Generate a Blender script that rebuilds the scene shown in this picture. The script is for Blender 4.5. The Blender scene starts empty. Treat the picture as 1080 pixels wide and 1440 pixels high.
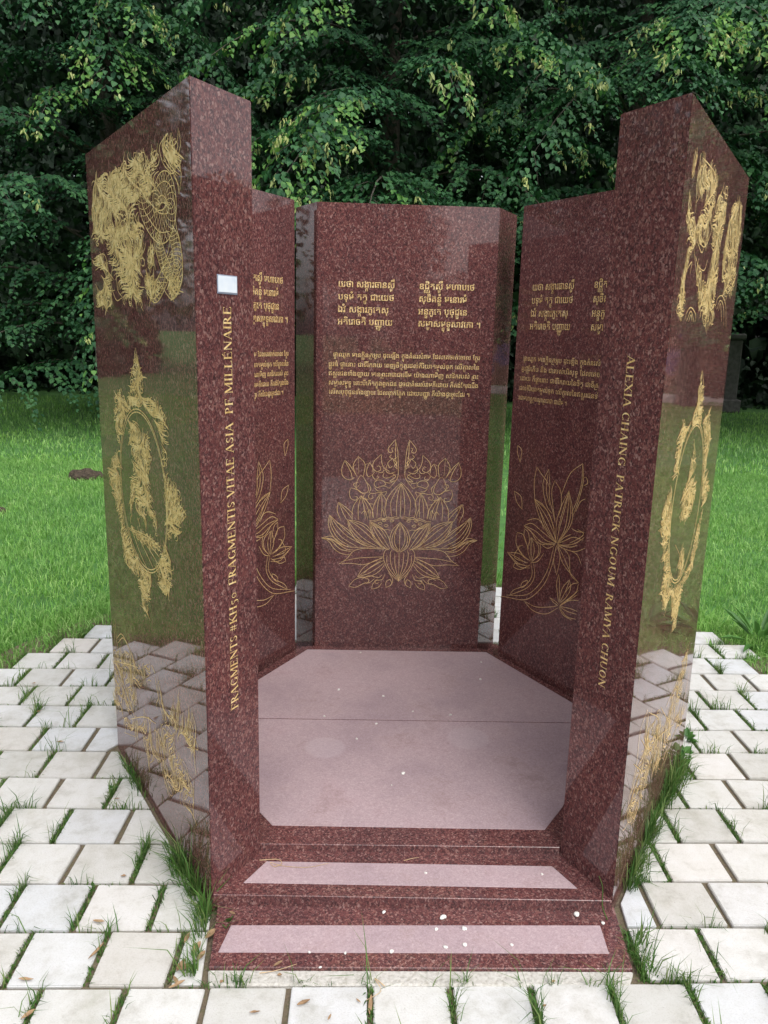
import bpy, bmesh, math, random
import numpy as np
from mathutils import Matrix, Vector
R = math.radians
rnd = random.Random(7)
rng = np.random.default_rng(11)
scene = bpy.context.scene
COL = scene.collection

# ---------------------------------------------------------------- camera
CAM_POS = (-0.148, 0.0, 1.567)
YAW, PITCH, ROLL = -0.0324, 0.2155, -0.0271
cam_d = bpy.data.cameras.new('camera')
cam = bpy.data.objects.new('camera', cam_d)
COL.objects.link(cam)
cam_d.sensor_width = 36; cam_d.lens = 27.13
cam_d.shift_x = -0.01115; cam_d.shift_y = -0.01194
cam_d.clip_start = 0.02; cam_d.clip_end = 500
def _axis(X, U, F):
    Y = math.cos(PITCH)*F + math.sin(PITCH)*U
    Z = -math.sin(PITCH)*F + math.cos(PITCH)*U
    return Vector((math.cos(YAW)*X - math.sin(YAW)*Y, math.sin(YAW)*X + math.cos(YAW)*Y, Z))
right = _axis(math.cos(ROLL), -math.sin(ROLL), 0)
up = _axis(math.sin(ROLL), math.cos(ROLL), 0)
fwd = _axis(0, 0, 1)
M = Matrix((right, up, -fwd)).transposed().to_4x4()
M.translation = CAM_POS
cam.matrix_world = M
scene.camera = cam

# ---------------------------------------------------------------- sky and sun (bright overcast day)
SUN_EL, SUN_AZ = R(58), R(150)          # azimuth clockwise from +y: behind the camera, to the right
world = bpy.data.worlds.new('World'); scene.world = world; world.use_nodes = True
nt = world.node_tree; nt.nodes.clear()
sky = nt.nodes.new('ShaderNodeTexSky'); sky.sky_type = 'NISHITA'; sky.sun_disc = False
sky.sun_elevation = SUN_EL; sky.sun_rotation = SUN_AZ
sky.air_density = 1.0; sky.dust_density = 4.0; sky.ozone_density = 1.0
hsv = nt.nodes.new('ShaderNodeHueSaturation'); hsv.inputs['Saturation'].default_value = 0.28
bg = nt.nodes.new('ShaderNodeBackground'); bg.inputs['Strength'].default_value = 0.15
wo = nt.nodes.new('ShaderNodeOutputWorld')
nt.links.new(sky.outputs[0], hsv.inputs['Color']); nt.links.new(hsv.outputs[0], bg.inputs[0]); nt.links.new(bg.outputs[0], wo.inputs[0])
sun_d = bpy.data.lights.new('sun', 'SUN'); sun_d.energy = 0.6; sun_d.angle = R(80); sun_d.color = (1, .96, .9)
sun = bpy.data.objects.new('sun', sun_d); COL.objects.link(sun)
sd = Vector((math.sin(SUN_AZ)*math.cos(SUN_EL), math.cos(SUN_AZ)*math.cos(SUN_EL), math.sin(SUN_EL)))
sun.rotation_euler = sd.to_track_quat('Z', 'Y').to_euler()
vs = scene.view_settings
vs.view_transform = 'Standard'; vs.look = 'None'; vs.gamma = 1; vs.exposure = 0.85
vs.use_curve_mapping = False

# ---------------------------------------------------------------- helpers
def tag(o, label=None, cat=None, group=None, kind=None):
    if label: o['label'] = label
    if cat: o['category'] = cat
    if group: o['group'] = group
    if kind: o['kind'] = kind
    return o
def empty(name, loc=(0, 0, 0), rz=0):
    o = bpy.data.objects.new(name, None); COL.objects.link(o)
    o.location = loc; o.rotation_euler = (0, 0, rz); o.empty_display_size = .1
    return o
def add(name, me, mat=None, parent=None, loc=None):
    o = bpy.data.objects.new(name, me); COL.objects.link(o)
    if mat and not me.materials: me.materials.append(mat)
    if parent: o.parent = parent
    if loc is not None: o.location = loc
    return o
def mesh_np(name, V, F):
    """V (n,3); F list of arrays, each (m,k) of vertex numbers."""
    me = bpy.data.meshes.new(name)
    V = np.asarray(V, np.float32); me.vertices.add(len(V)); me.vertices.foreach_set('co', V.ravel())
    F = [np.asarray(f, np.int32) for f in F if len(f)]
    loops = np.concatenate([f.ravel() for f in F]); sizes = np.concatenate([np.full(len(f), f.shape[1], np.int32) for f in F])
    me.loops.add(len(loops)); me.loops.foreach_set('vertex_index', loops)
    me.polygons.add(len(sizes)); starts = np.concatenate([[0], np.cumsum(sizes)[:-1]]).astype(np.int32)
    me.polygons.foreach_set('loop_start', starts)
    me.update(calc_edges=True)
    return me
def prism(name, poly, z0, z1, bevel=.002, seg=1):
    bm = bmesh.new()
    lo = [bm.verts.new((x, y, z0)) for x, y in poly]; hi = [bm.verts.new((x, y, z1)) for x, y in poly]
    n = len(poly)
    area = sum(poly[i][0]*poly[(i+1) % n][1]-poly[(i+1) % n][0]*poly[i][1] for i in range(n))
    if area < 0: lo.reverse(); hi.reverse()
    bm.faces.new(hi); bm.faces.new(lo[::-1])
    for i in range(n):
        j = (i+1) % n; bm.faces.new((lo[i], lo[j], hi[j], hi[i]))
    if bevel: bmesh.ops.bevel(bm, geom=bm.edges[:], offset=bevel, segments=seg, affect='EDGES', clamp_overlap=True)
    me = bpy.data.meshes.new(name); bm.to_mesh(me); bm.free(); return me
def box(name, c, s, bevel=.002):
    x, y, z = c; a, b, h = s[0]/2, s[1]/2, s[2]/2
    return prism(name, [(x-a, y-b), (x+a, y-b), (x+a, y+b), (x-a, y+b)], z-h, z+h, bevel)
def spline(pts, n=5):
    """Catmull-Rom through 2-D or 3-D points."""
    P = np.asarray(pts, float)
    if len(P) < 3: return P
    closed = np.allclose(P[0], P[-1])
    Q = np.vstack([P[-2] if closed else 2*P[0]-P[1], P, P[1] if closed else 2*P[-1]-P[-2]])
    out = []
    for i in range(1, len(Q)-2):
        a, b, c, d = Q[i-1], Q[i], Q[i+1], Q[i+2]
        for t in np.arange(n)/n:
            out.append(.5*((2*b)+(c-a)*t+(2*a-5*b+4*c-d)*t*t+(3*b-a-3*c+d)*t**3))
    out.append(Q[-2]); return np.array(out)
def tube_np(pts, radii, seg=7):
    P = np.asarray(pts, float); n = len(P); T = np.gradient(P, axis=0); T /= np.linalg.norm(T, axis=1)[:, None]+1e-9
    V = []
    ref = np.array([0, 0, 1.]) if abs(T[0][2]) < .9 else np.array([1., 0, 0])
    for i in range(n):
        a = np.cross(T[i], ref); a /= np.linalg.norm(a)+1e-9; b = np.cross(T[i], a)
        th = np.arange(seg)*2*math.pi/seg
        V.append(P[i]+radii[i]*(np.cos(th)[:, None]*a+np.sin(th)[:, None]*b))
    V = np.concatenate(V); F = []
    for i in range(n-1):
        for k in range(seg):
            F.append((i*seg+k, i*seg+(k+1) % seg, (i+1)*seg+(k+1) % seg, (i+1)*seg+k))
    return V, np.array(F)
class Geo:
    """gathers quads and triangles into one mesh"""
    def __init__(s): s.V = []; s.Q = []; s.T = []; s.n = 0
    def put(s, V, Q=(), T=()):
        s.V.append(np.asarray(V, float))
        if len(Q): s.Q.append(np.asarray(Q)+s.n)
        if len(T): s.T.append(np.asarray(T)+s.n)
        s.n += len(V)
    def mesh(s, name):
        F = []
        if s.Q: F.append(np.concatenate(s.Q))
        if s.T: F.append(np.concatenate(s.T))
        return mesh_np(name, np.concatenate(s.V), F)

# ---------------------------------------------------------------- leaves as geometry
def leafgeo(g, P, D, Nn, L, Wd, fold=.25):
    """P base, D direction of the midrib, Nn upper side, L length, Wd width"""
    D = D/(np.linalg.norm(D, axis=1)[:, None]+1e-9); S = np.cross(D, Nn); S /= np.linalg.norm(S, axis=1)[:, None]+1e-9; U = np.cross(S, D)
    L = L[:, None]; Wd = Wd[:, None]
    t = P+D*L-U*L*.12
    l1 = P+D*L*.22+S*Wd*.5+U*Wd*fold; l2 = P+D*L*.62+S*Wd*.42+U*Wd*fold*.8
    r1 = P+D*L*.22-S*Wd*.5+U*Wd*fold; r2 = P+D*L*.62-S*Wd*.42+U*Wd*fold*.8
    V = np.stack([P, l1, l2, t, r2, r1], 1).reshape(-1, 3); i = np.arange(len(P))*6
    g.put(V, np.concatenate([np.column_stack([i, i+1, i+2, i+3]), np.column_stack([i, i+3, i+4, i+5])]))
# ---------------------------------------------------------------- materials
def mat(name):
    m = bpy.data.materials.new(name); m.use_nodes = True
    nt = m.node_tree; b = nt.nodes['Principled BSDF']
    return m, nt, b
def N(nt, t, **kw):
    n = nt.nodes.new(t)
    for k, v in kw.items():
        if k.startswith('_'): setattr(n, k[1:], v)
        else: n.inputs[k.replace('__', ' ')].default_value = v
    return n
def ramp(nt, fac, stops, interp='LINEAR'):
    r = nt.nodes.new('ShaderNodeValToRGB'); r.color_ramp.interpolation = interp
    e = r.color_ramp.elements
    while len(e) < len(stops): e.new(.5)
    for k, (p, c) in enumerate(stops):
        e[k].position = p; e[k].color = (*c, 1) if len(c) == 3 else c
    nt.links.new(fac, r.inputs[0]); return r.outputs[0]
def coords(nt, scale=(1, 1, 1)):
    g = nt.nodes.new('ShaderNodeNewGeometry'); mp = nt.nodes.new('ShaderNodeMapping')
    mp.inputs['Scale'].default_value = scale
    nt.links.new(g.outputs['Position'], mp.inputs[0]); return mp.outputs[0]
def mixc(nt, f, a, b, mode='MIX'):
    m = nt.nodes.new('ShaderNodeMix'); m.data_type = 'RGBA'; m.blend_type = mode
    for i, v in ((0, f), (6, a), (7, b)):
        if hasattr(v, 'is_linked') or hasattr(v, 'node'): nt.links.new(v, m.inputs[i])
        else: m.inputs[i].default_value = v if i == 0 else (*v, 1)
    return m.outputs[2]
def noise(nt, vec, scale, detail=3, rough=.55):
    n = N(nt, 'ShaderNodeTexNoise', Scale=scale, Detail=detail, Roughness=rough); nt.links.new(vec, n.inputs['Vector']); return n.outputs['Fac']
def bump(nt, b, h, strength=.3, dist=.01):
    n = N(nt, 'ShaderNodeBump', Strength=strength, Distance=dist); nt.links.new(h, n.inputs['Height']); nt.links.new(n.outputs[0], b.inputs['Normal'])

def granite(name, polished=True):
    m, nt, b = mat(name)
    v = coords(nt, (1, 1, .7))
    # distort a little so the crystals are not cell-shaped
    nz = N(nt, 'ShaderNodeTexNoise', Scale=90, Detail=2); nt.links.new(v, nz.inputs['Vector'])
    vm = nt.nodes.new('ShaderNodeVectorMath'); vm.operation = 'MULTIPLY_ADD'
    nt.links.new(nz.outputs['Color'], vm.inputs[0]); vm.inputs[1].default_value = (.012,)*3; nt.links.new(v, vm.inputs[2])
    vo = N(nt, 'ShaderNodeTexVoronoi', Scale=205); nt.links.new(vm.outputs[0], vo.inputs['Vector'])
    sp = nt.nodes.new('ShaderNodeSeparateColor'); nt.links.new(vo.outputs['Color'], sp.inputs[0])
    vo2 = N(nt, 'ShaderNodeTexVoronoi', Scale=400); nt.links.new(vm.outputs[0], vo2.inputs['Vector'])
    sp2 = nt.nodes.new('ShaderNodeSeparateColor'); nt.links.new(vo2.outputs['Color'], sp2.inputs[0])
    if polished:
        big = ramp(nt, sp.outputs[0], [(0, (.012, .008, .010)), (.18, (.035, .012, .015)), (.45, (.075, .022, .024)), (.74, (.125, .036, .034)), (.90, (.20, .085, .076)), (1, (.30, .17, .16))])
        fine = ramp(nt, sp2.outputs[0], [(0, (.012, .008, .011)), (.3, (.050, .017, .021)), (.8, (.115, .040, .041)), (1, (.27, .15, .15))])
        c = mixc(nt, .42, big, fine)
        cl = ramp(nt, noise(nt, v, 4, 4), [(.3, (.80, .80, .84)), (.7, (1.15, 1.1, 1.1))])
        c = mixc(nt, 1.0, c, cl, 'MULTIPLY')
        c = mixc(nt, .16, c, (.098, .040, .038))
        c = mixc(nt, 1.0, c, (1.42, 1.62, 1.52), 'MULTIPLY')
        nt.links.new(c, b.inputs['Base Color'])
        b.inputs['IOR'].default_value = 1.54
        wear = ramp(nt, noise(nt, v, 7, 5), [(.4, (.02,)*3), (.8, (.065,)*3)])
        nt.links.new(wear, b.inputs['Roughness'])
        bump(nt, b, noise(nt, v, 2.2, 1), .025, .02)
    else:
        big = ramp(nt, sp.outputs[0], [(0, (.21, .145, .17)), (.4, (.33, .225, .255)), (.8, (.43, .315, .345)), (1, (.54, .44, .47))])
        fine = ramp(nt, sp2.outputs[0], [(0, (.22, .16, .18)), (.5, (.36, .255, .285)), (1, (.52, .42, .45))])
        c = mixc(nt, .5, big, fine)
        c = mixc(nt, .45, c, (.47, .365, .37))
        cl = ramp(nt, noise(nt, v, 3, 6, .65), [(.3, (.80, .79, .82)), (.52, (1, 1, 1)), (.75, (1.12, 1.1, 1.12))])
        c = mixc(nt, 1.0, c, cl, 'MULTIPLY')
        dirt = ramp(nt, noise(nt, v, 6, 7, .75), [(.52, (1, 1, 1)), (.60, (.90, .88, .86)), (.74, (.62, .60, .57))])
        c = mixc(nt, .9, c, dirt, 'MULTIPLY')
        # two round pale stains left on the front floor slab
        g = nt.nodes.new('ShaderNodeNewGeometry')
        for cx, cy, rr in ((-.298, 2.573, .072), (.236, 2.650, .080)):
            d = nt.nodes.new('ShaderNodeVectorMath'); d.operation = 'DISTANCE'; nt.links.new(g.outputs['Position'], d.inputs[0]); d.inputs[1].default_value = (cx, cy, .0695)
            mr = N(nt, 'ShaderNodeMapRange'); nt.links.new(d.outputs['Value'], mr.inputs[0])
            mr.inputs[1].default_value = rr-.006; mr.inputs[2].default_value = rr+.006; mr.inputs[3].default_value = .22; mr.inputs[4].default_value = 0
            c = mixc(nt, mr.outputs[0], c, (.56, .48, .52))
        nt.links.new(c, b.inputs['Base Color'])
        b.inputs['Roughness'].default_value = .5
        bump(nt, b, sp2.outputs[1], .12, .002)
    return m
GRANITE = granite('polished_red_granite'); FLAMED = granite('flamed_red_granite', False)

m, nt, b = mat('gold_leaf'); v = coords(nt)
c = ramp(nt, noise(nt, v, 70, 5, .7), [(.32, (.38, .22, .06)), (.5, (.80, .56, .24)), (.7, (.96, .80, .48))])
nt.links.new(c, b.inputs['Base Color']); b.inputs['Metallic'].default_value = .1; b.inputs['Roughness'].default_value = .5
GOLD = m

def paver_mat():
    m, nt, b = mat('pale_concrete_paver'); v = coords(nt)
    oi = nt.nodes.new('ShaderNodeObjectInfo')
    base = ramp(nt, oi.outputs['Random'], [(0, (.56, .56, .54)), (.3, (.61, .61, .60)), (.5, (.56, .58, .605)), (.7, (.62, .61, .595)), (.88, (.50, .50, .48)), (1, (.60, .57, .54))])
    n1 = ramp(nt, noise(nt, v, 14, 6, .65), [(.26, (.74, .72, .68)), (.45, (.97, .96, .94)), (.75, (1.06, 1.06, 1.07))])
    c = mixc(nt, 1.0, base, n1, 'MULTIPLY')
    n4 = ramp(nt, noise(nt, v, 5.5, 6, .7), [(.50, (1, 1, 1)), (.64, (.83, .82, .78)), (.74, (.70, .70, .62))])
    c = mixc(nt, .8, c, n4, 'MULTIPLY')
    n2 = ramp(nt, noise(nt, v, 240, 3, .6), [(.3, (.86, .85, .83)), (.5, (1, 1, 1))])
    c = mixc(nt, .8, c, n2, 'MULTIPLY')
    n3 = ramp(nt, noise(nt, v, 75, 2), [(.72, (1, 1, 1)), (.78, (.45, .42, .36))])
    c = mixc(nt, .6, c, n3, 'MULTIPLY')
    g = nt.nodes.new('ShaderNodeNewGeometry'); sx = nt.nodes.new('ShaderNodeSeparateXYZ'); nt.links.new(g.outputs['Position'], sx.inputs[0])
    low = ramp(nt, sx.outputs['Z'], [(0, (1, 1, 1)), (1, (1, 1, 1))])
    # moss and soil staining on the buried part of the sides only
    mr = N(nt, 'ShaderNodeMapRange'); nt.links.new(sx.outputs['Z'], mr.inputs[0])
    mr.inputs[1].default_value = -.016; mr.inputs[2].default_value = -.004; mr.inputs[3].default_value = 0; mr.inputs[4].default_value = 1
    c = mixc(nt, mr.outputs[0], (.20, .17, .12), c)
    nt.links.new(c, b.inputs['Base Color']); b.inputs['Roughness'].default_value = .85
    hb = nt.nodes.new('ShaderNodeMath'); hb.operation = 'ADD'
    nt.links.new(noise(nt, v, 30, 5, .7), hb.inputs[0]); nt.links.new(noise(nt, v, 260, 3), hb.inputs[1])
    bump(nt, b, hb.outputs[0], .35, .004)
    return m
PAVER = paver_mat()

def simple(name, stops, scale, rough=.8, det=4, bmp=0, bd=.01, spec=None):
    m, nt, b = mat(name); v = coords(nt); n = noise(nt, v, scale, det, .6)
    nt.links.new(ramp(nt, n, stops), b.inputs['Base Color']); b.inputs['Roughness'].default_value = rough
    if bmp: bump(nt, b, n, bmp, bd)
    return m
SOIL = simple('joint_soil', [(.3, (.075, .058, .038)), (.48, (.16, .125, .085)), (.6, (.11, .10, .05)), (.72, (.21, .18, .14))], 75, .95, 5, .8, .01)
CURB = simple('rough_concrete', [(.3, (.36, .34, .29)), (.5, (.52, .50, .46)), (.7, (.60, .58, .54))], 110, .95, 6, .8, .006)
LAWN = simple('lawn_ground', [(.3, (.04, .11, .025)), (.5, (.06, .17, .035)), (.7, (.09, .21, .05))], 9, .95, 6, .5, .02)
MOLE = simple('mole_earth', [(.3, (.03, .022, .015)), (.6, (.085, .062, .042)), (.8, (.12, .09, .065))], 40, 1, 6, 1, .03)
BARK = simple('bark', [(.3, (.03, .026, .02)), (.6, (.075, .065, .05)), (.8, (.11, .10, .08))], 25, .95, 5, 1, .03)
PEB = simple('white_pebble', [(.3, (.62, .60, .56)), (.7, (.78, .77, .74))], 90, .7)
DRY = simple('dry_leaf', [(.3, (.17, .10, .05)), (.55, (.34, .22, .12)), (.75, (.48, .35, .21))], 45, .75)
STRAW = simple('dry_straw', [(.3, (.42, .28, .14)), (.7, (.62, .46, .28))], 60, .8)
GREYSTONE = simple('weathered_stone', [(.3, (.05, .05, .045)), (.6, (.11, .105, .10))], 12, .9, 5, .6, .02)

def leafy(name, a, bcol, c3, trans=.3, rough=.5, isl=True, hue=None, spec=.5):
    m, nt, b = mat(name); g = nt.nodes.new('ShaderNodeNewGeometry')
    v = coords(nt)
    c = ramp(nt, g.outputs['Random Per Island'], [(0, a), (.5, bcol), (1, c3)])
    cl = ramp(nt, noise(nt, v, .8, 3), [(.35, (.80, .86, .86)), (.65, (1.15, 1.1, 1.0))])
    c = mixc(nt, 1.0, c, cl, 'MULTIPLY')
    nt.links.new(c, b.inputs['Base Color']); b.inputs['Roughness'].default_value = rough
    b.inputs['Specular IOR Level'].default_value = spec
    t = nt.nodes.new('ShaderNodeBsdfTranslucent'); nt.links.new(c, t.inputs[0])
    mx = nt.nodes.new('ShaderNodeMixShader'); mx.inputs[0].default_value = trans
    nt.links.new(b.outputs[0], mx.inputs[1]); nt.links.new(t.outputs[0], mx.inputs[2])
    nt.links.new(mx.outputs[0], nt.nodes['Material Output'].inputs[0])
    return m
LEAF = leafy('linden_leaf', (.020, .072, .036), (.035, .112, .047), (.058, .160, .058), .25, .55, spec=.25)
LIT_YOUNG = leafy('lit_young_linden_leaf', (.055, .17, .045), (.10, .25, .058), (.20, .36, .09), .35, .5, spec=.3)  # paler copy for bough tips: young growth plus light put into the colour
DARKLEAF = leafy('shade_toned_leaf', (.010, .028, .015), (.017, .044, .020), (.026, .062, .024), .2, .6)  # darker leaf copy: shade inside crowns and wood put into the colour
BLOS = leafy('linden_bract', (.38, .46, .16), (.50, .56, .22), (.66, .68, .34), .35, .6)
GRASS = leafy('grass_blade', (.135, .30, .06), (.20, .44, .095), (.38, .58, .22), .35, .55, spec=.3)
JGRASS = leafy('joint_grass_blade', (.045, .12, .025), (.08, .19, .035), (.20, .26, .09), .3, .5, spec=.3)
WEED = leafy('weed_leaf', (.04, .13, .03), (.07, .19, .04), (.10, .25, .06), .3, .5)

# ---------------------------------------------------------------- ground
def disc(name, r, z, seg=72, cx=0, cy=0):
    th = np.arange(seg)*2*math.pi/seg
    V = np.column_stack([cx+r*np.cos(th), cy+r*np.sin(th), np.full(seg, z)])
    return mesh_np(name, V, [np.arange(seg)[None, :]])
lawn = tag(add('lawn', mesh_np('lawn', [(-160, -160, -.022), (160, -160, -.022), (160, 160, -.022), (-160, 160, -.022)], [[(0, 1, 2, 3)]]), LAWN), kind='structure')

# plan of the monument (metres); L / R stele corners
AL, BL, CL, FLp, GL, IL = (-.561, 1.843), (-1.091, 2.694), (-.455, 2.026), (-.496, 3.471), (-.404, 3.499), (-.513, 3.685)
AR, BR, CR, FRp, GR, IR = (.541, 1.830), (1.093, 2.715), (.440, 2.020), (.474, 3.441), (.383, 3.503), (.495, 3.709)
TOP = 2.097; Z1, Z2, Z3 = .010, .045, .068
def sub(a, b): return (a[0]-b[0], a[1]-b[1])
def lin(p, *terms):
    x, y = p
    for k, d in terms: x += k*d[0]; y += k*d[1]
    return (x, y)
def unit(a, b):
    d = sub(b, a); l = math.hypot(*d); return (d[0]/l, d[1]/l)
TH = .187; MI = .0993
uL = unit(AL, BL); nL = (uL[1], -uL[0]); nL = (abs(nL[0]), abs(nL[1]))
uR = unit(AR, BR); nR = (-abs(uR[1]), abs(uR[0]))
DL = lin(BL, (-MI, uL), (TH, nL)); DR = lin(BR, (-MI, uR), (TH, nR))
s30, c30 = .5, math.cos(R(30))
W = .80
ER = lin(FRp, (W, (s30, -c30))); EL = lin(FLp, (W, (-s30, -c30)))
ERo = lin(ER, (TH, (c30, s30)), (MI, (s30, -c30))); FRo = lin(FRp, (TH, (c30, s30)), (-MI, (s30, -c30)))
ELo = lin(EL, (TH, (-c30, s30)), (MI, (-s30, -c30))); FLo = lin(FLp, (TH, (-c30, s30)), (-MI, (-s30, -c30)))

# ---------------------------------------------------------------- pavement of square pavers
PC = (0.0, 2.77); PR = 2.06
paving = tag(add('pavement', disc('pavement', PR+.02, -.010, cx=PC[0], cy=PC[1]), SOIL), kind='structure')
path_bed = add('path_bed', mesh_np('path_bed', [(-1.55, -1.5, -.0175), (1.55, -1.5, -.0175), (1.55, 1.5, -.0175), (-1.55, 1.5, -.0175)], [[(0, 1, 2, 3)]]), SOIL, paving)
front_gravel = tag(add('gravel_path', mesh_np('gravel_path', [(-1.6, -8, -.015), (1.6, -8, -.015), (1.6, -1.5, -.015), (-1.6, -1.5, -.015)], [[(0, 1, 2, 3)]]),
                   simple('grey_gravel', [(.3, (.13, .12, .10)), (.6, (.22, .20, .18)), (.75, (.30, .28, .26))], 55, .95, 5, .6, .01)), kind='structure')
OUT = [AL, BL, ELo, FLo, IL, IR, FRo, ERo, BR, AR]     # clockwise outline of the monument
def halfplanes(poly, margin):
    hp = []; cx = sum(p[0] for p in poly)/len(poly); cy = sum(p[1] for p in poly)/len(poly)
    for i in range(len(poly)):
        a, b = poly[i], poly[(i+1) % len(poly)]
        u = unit(a, b); n = (u[1], -u[0])
        if n[0]*(cx-a[0])+n[1]*(cy-a[1]) > 0: n = (-n[0], -n[1])
        hp.append((n, n[0]*a[0]+n[1]*a[1]+margin))
    return hp
HEX = halfplanes([AL, BL, (-.535, 3.70), (.52, 3.72), BR, AR], .012)
FRONT = halfplanes([(-.535, 1.603), (-.572, 1.95), (.585, 1.95), (.552, 1.603)], .004)
def clip(poly, n, d):   # keep the side n.p > d
    out = []
    for i in range(len(poly)):
        a, b = poly[i], poly[(i+1) % len(poly)]
        da = n[0]*a[0]+n[1]*a[1]-d; db = n[0]*b[0]+n[1]*b[1]-d
        if da >= 0: out.append(a)
        if da*db < 0:
            t = da/(da-db); out.append((a[0]+t*(b[0]-a[0]), a[1]+t*(b[1]-a[1])))
    return out
def cut(poly, hps):
    c = (sum(p[0] for p in poly)/len(poly), sum(p[1] for p in poly)/len(poly))
    best = max(hps, key=lambda h: h[0][0]*c[0]+h[0][1]*c[1]-h[1])
    # inside for every corner -> dropped; otherwise clipped to the outside of the nearest side
    if all(all(h[0][0]*p[0]+h[0][1]*p[1] <= h[1] for h in hps) for p in poly): return []
    if any(all(h[0][0]*p[0]+h[0][1]*p[1] > h[1] for p in poly) for h in hps): return poly
    return clip(poly, *best)
def area(p): return abs(sum(p[i][0]*p[(i+1) % len(p)][1]-p[(i+1) % len(p)][0]*p[i][1] for i in range(len(p))))/2
PX, PY = .197, .1785
joints = []      # (x0,y0,x1,y1) joints for grass
pavers = []
full = {}
for k in range(-34, 21):
    y0 = 1.602 + k*PY; y1 = y0+PY-.0105
    off = (.0715 if k % 2 else -.027)
    for j in range(-14, 15):
        jx = off + j*PX
        x0 = jx+.0082; x1 = jx+PX-.0082
        xc, yc = (x0+x1)/2, (y0+y1)/2
        if y0 < -1.3: continue
        d = math.hypot(xc-PC[0], yc-PC[1])
        inpath = yc < 1.4 and abs(xc) < 1.46
        if d > PR-.09 and not inpath: continue
        slant = .0114*xc
        poly = [(x0, y0+slant), (x1, y0+slant), (x1, y1+slant), (x0, y1+slant)]
        q = cut(poly, HEX)
        if len(q) > 2 and y1 > 1.6: q = cut(q, FRONT)
        if len(q) < 3 or area(q) < .0006: continue
        whole = len(q) == 4 and area(q) > .95*area(poly)
        pavers.append((y0, xc, yc+slant, q, whole))
        if 1.25 < y0 < 4.6: joints.append((jx, y0+slant, jx, y1+slant, 0)); joints.append((x0, y0+slant-.006, x1, y0+slant-.006, 1))
variants = []
for q in range(6):
    bm = bmesh.new(); w, h = (PX-.016)/2, (PY-.0105)/2
    jit = lambda: rnd.uniform(-.0022, .0022)
    base = [(-w+jit(), -h+jit()), (w+jit(), -h+jit()), (w+jit(), h+jit()), (-w+jit(), h+jit())]
    variants.append(prism('paver', base, -.06, 0, .0024, 2)); variants[-1].materials.append(PAVER); bm.free()
vis = [p for p in pavers if p[0] > 1.1 and not (abs(p[1]) < .6 and p[2] > 3.6)]
rest = [p for p in pavers if p not in vis]
vis.sort(key=lambda p: math.hypot(p[1]-CAM_POS[0], p[2]))
rest += vis[295:]; vis = vis[:295]
for (y0, xc, yc, q, whole) in vis:
    if whole: me = rnd.choice(variants); o = add('paver', me, None, paving, (xc, yc, rnd.uniform(-.002, .002)))
    else:
        cx = sum(p[0] for p in q)/len(q); cy = sum(p[1] for p in q)/len(q)
        me = prism('paver', [(x-cx, y-cy) for x, y in q], -.06, 0, .002); o = add('paver', me, PAVER, paving, (cx, cy, rnd.uniform(-.002, .001)))
    o.rotation_euler = (rnd.gauss(0, .006), rnd.gauss(0, .006), rnd.gauss(0, .006))
bm = bmesh.new()
for (y0, xc, yc, q, whole) in rest:
    me = prism('tmp', q, -.05, rnd.uniform(-.002, .002), .003); bm.from_mesh(me); bpy.data.meshes.remove(me)
me = bpy.data.meshes.new('far_pavers'); bm.to_mesh(me); bm.free()
tag(add('far_pavers', me, PAVER, paving), kind='stuff')

# ---------------------------------------------------------------- monument platform and steps
plat = tag(empty('stepped_platform', (0, 2.7, 0)), 'low stepped platform of red granite with pale matt inset panels, under the five steles', 'platform')
def pp(name, poly, z0, z1, m, bevel=.002):
    poly = [(x, y-2.7) for x, y in poly]
    return add(name, prism(name, poly, z0, z1, bevel), m, plat)
def sheet(name, poly, z, m): # a thin flamed panel let into the polished slab, 1.5 mm proud
    return pp(name, poly, z-.004, z+.0015, m, .0004)
pp('foundation_curb', [(-.520, 1.592), (.515, 1.590), (.54, 1.634), (-.53, 1.638)], -.06, .002, CURB, .004)
pp('lower_step', [(-.527, 1.637), (.536, 1.632), (.558, 1.90), (-.552, 1.90)], -.05, Z1, GRANITE, .0012)
sheet('step_inset', [(-.513, 1.682), (.490, 1.680), (.494, 1.776), (-.497, 1.773)], Z1, FLAMED)
pp('upper_step', [(-.560, 1.846), (.541, 1.828), (.440, 2.10), (-.455, 2.10)], Z1-.005, Z2, GRANITE, .0014)
sheet('step_inset', [(-.483, 1.892), (.455, 1.875), (.404, 1.966), (-.431, 1.981)], Z2, FLAMED)
floor_poly = [(-.456, 2.030), (.439, 2.022), (.86, 2.742), (.455, 3.470), (.37, 3.515), (-.39, 3.512), (-.475, 3.492), (-.87, 2.76)]
pp('floor_border', floor_poly, Z2-.02, Z3, GRANITE, .0012)
YJ = 2.779
front_half = [(-.432, 2.117), (.411, 2.104), (.490, 2.215), (.790, 2.735), (.785, YJ-.006), (-.795, YJ+.004), (-.80, 2.755), (-.492, 2.200)]
back_half = [(-.793, YJ+.010), (.783, YJ), (.775, 2.83), (.420, 3.455), (-.437, 3.458), (-.785, 2.83)]
sheet('floor_slab', front_half, Z3, FLAMED); sheet('floor_slab', back_half, Z3, FLAMED)
# base blocks standing under the steles
pp('base_plinth', [lin(AL, (.004, nL)), lin(BL, (-.0, nL)), (-1.086, 2.74), (-.53, 3.70), (.51, 3.72), (1.088, 2.76), BR, AR, (.43, 2.08), (.8, 2.74), (.40, 3.45), (-.42, 3.45), (-.8, 2.74), (-.45, 2.08)], -.05, .0, GRANITE, 0)

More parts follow.
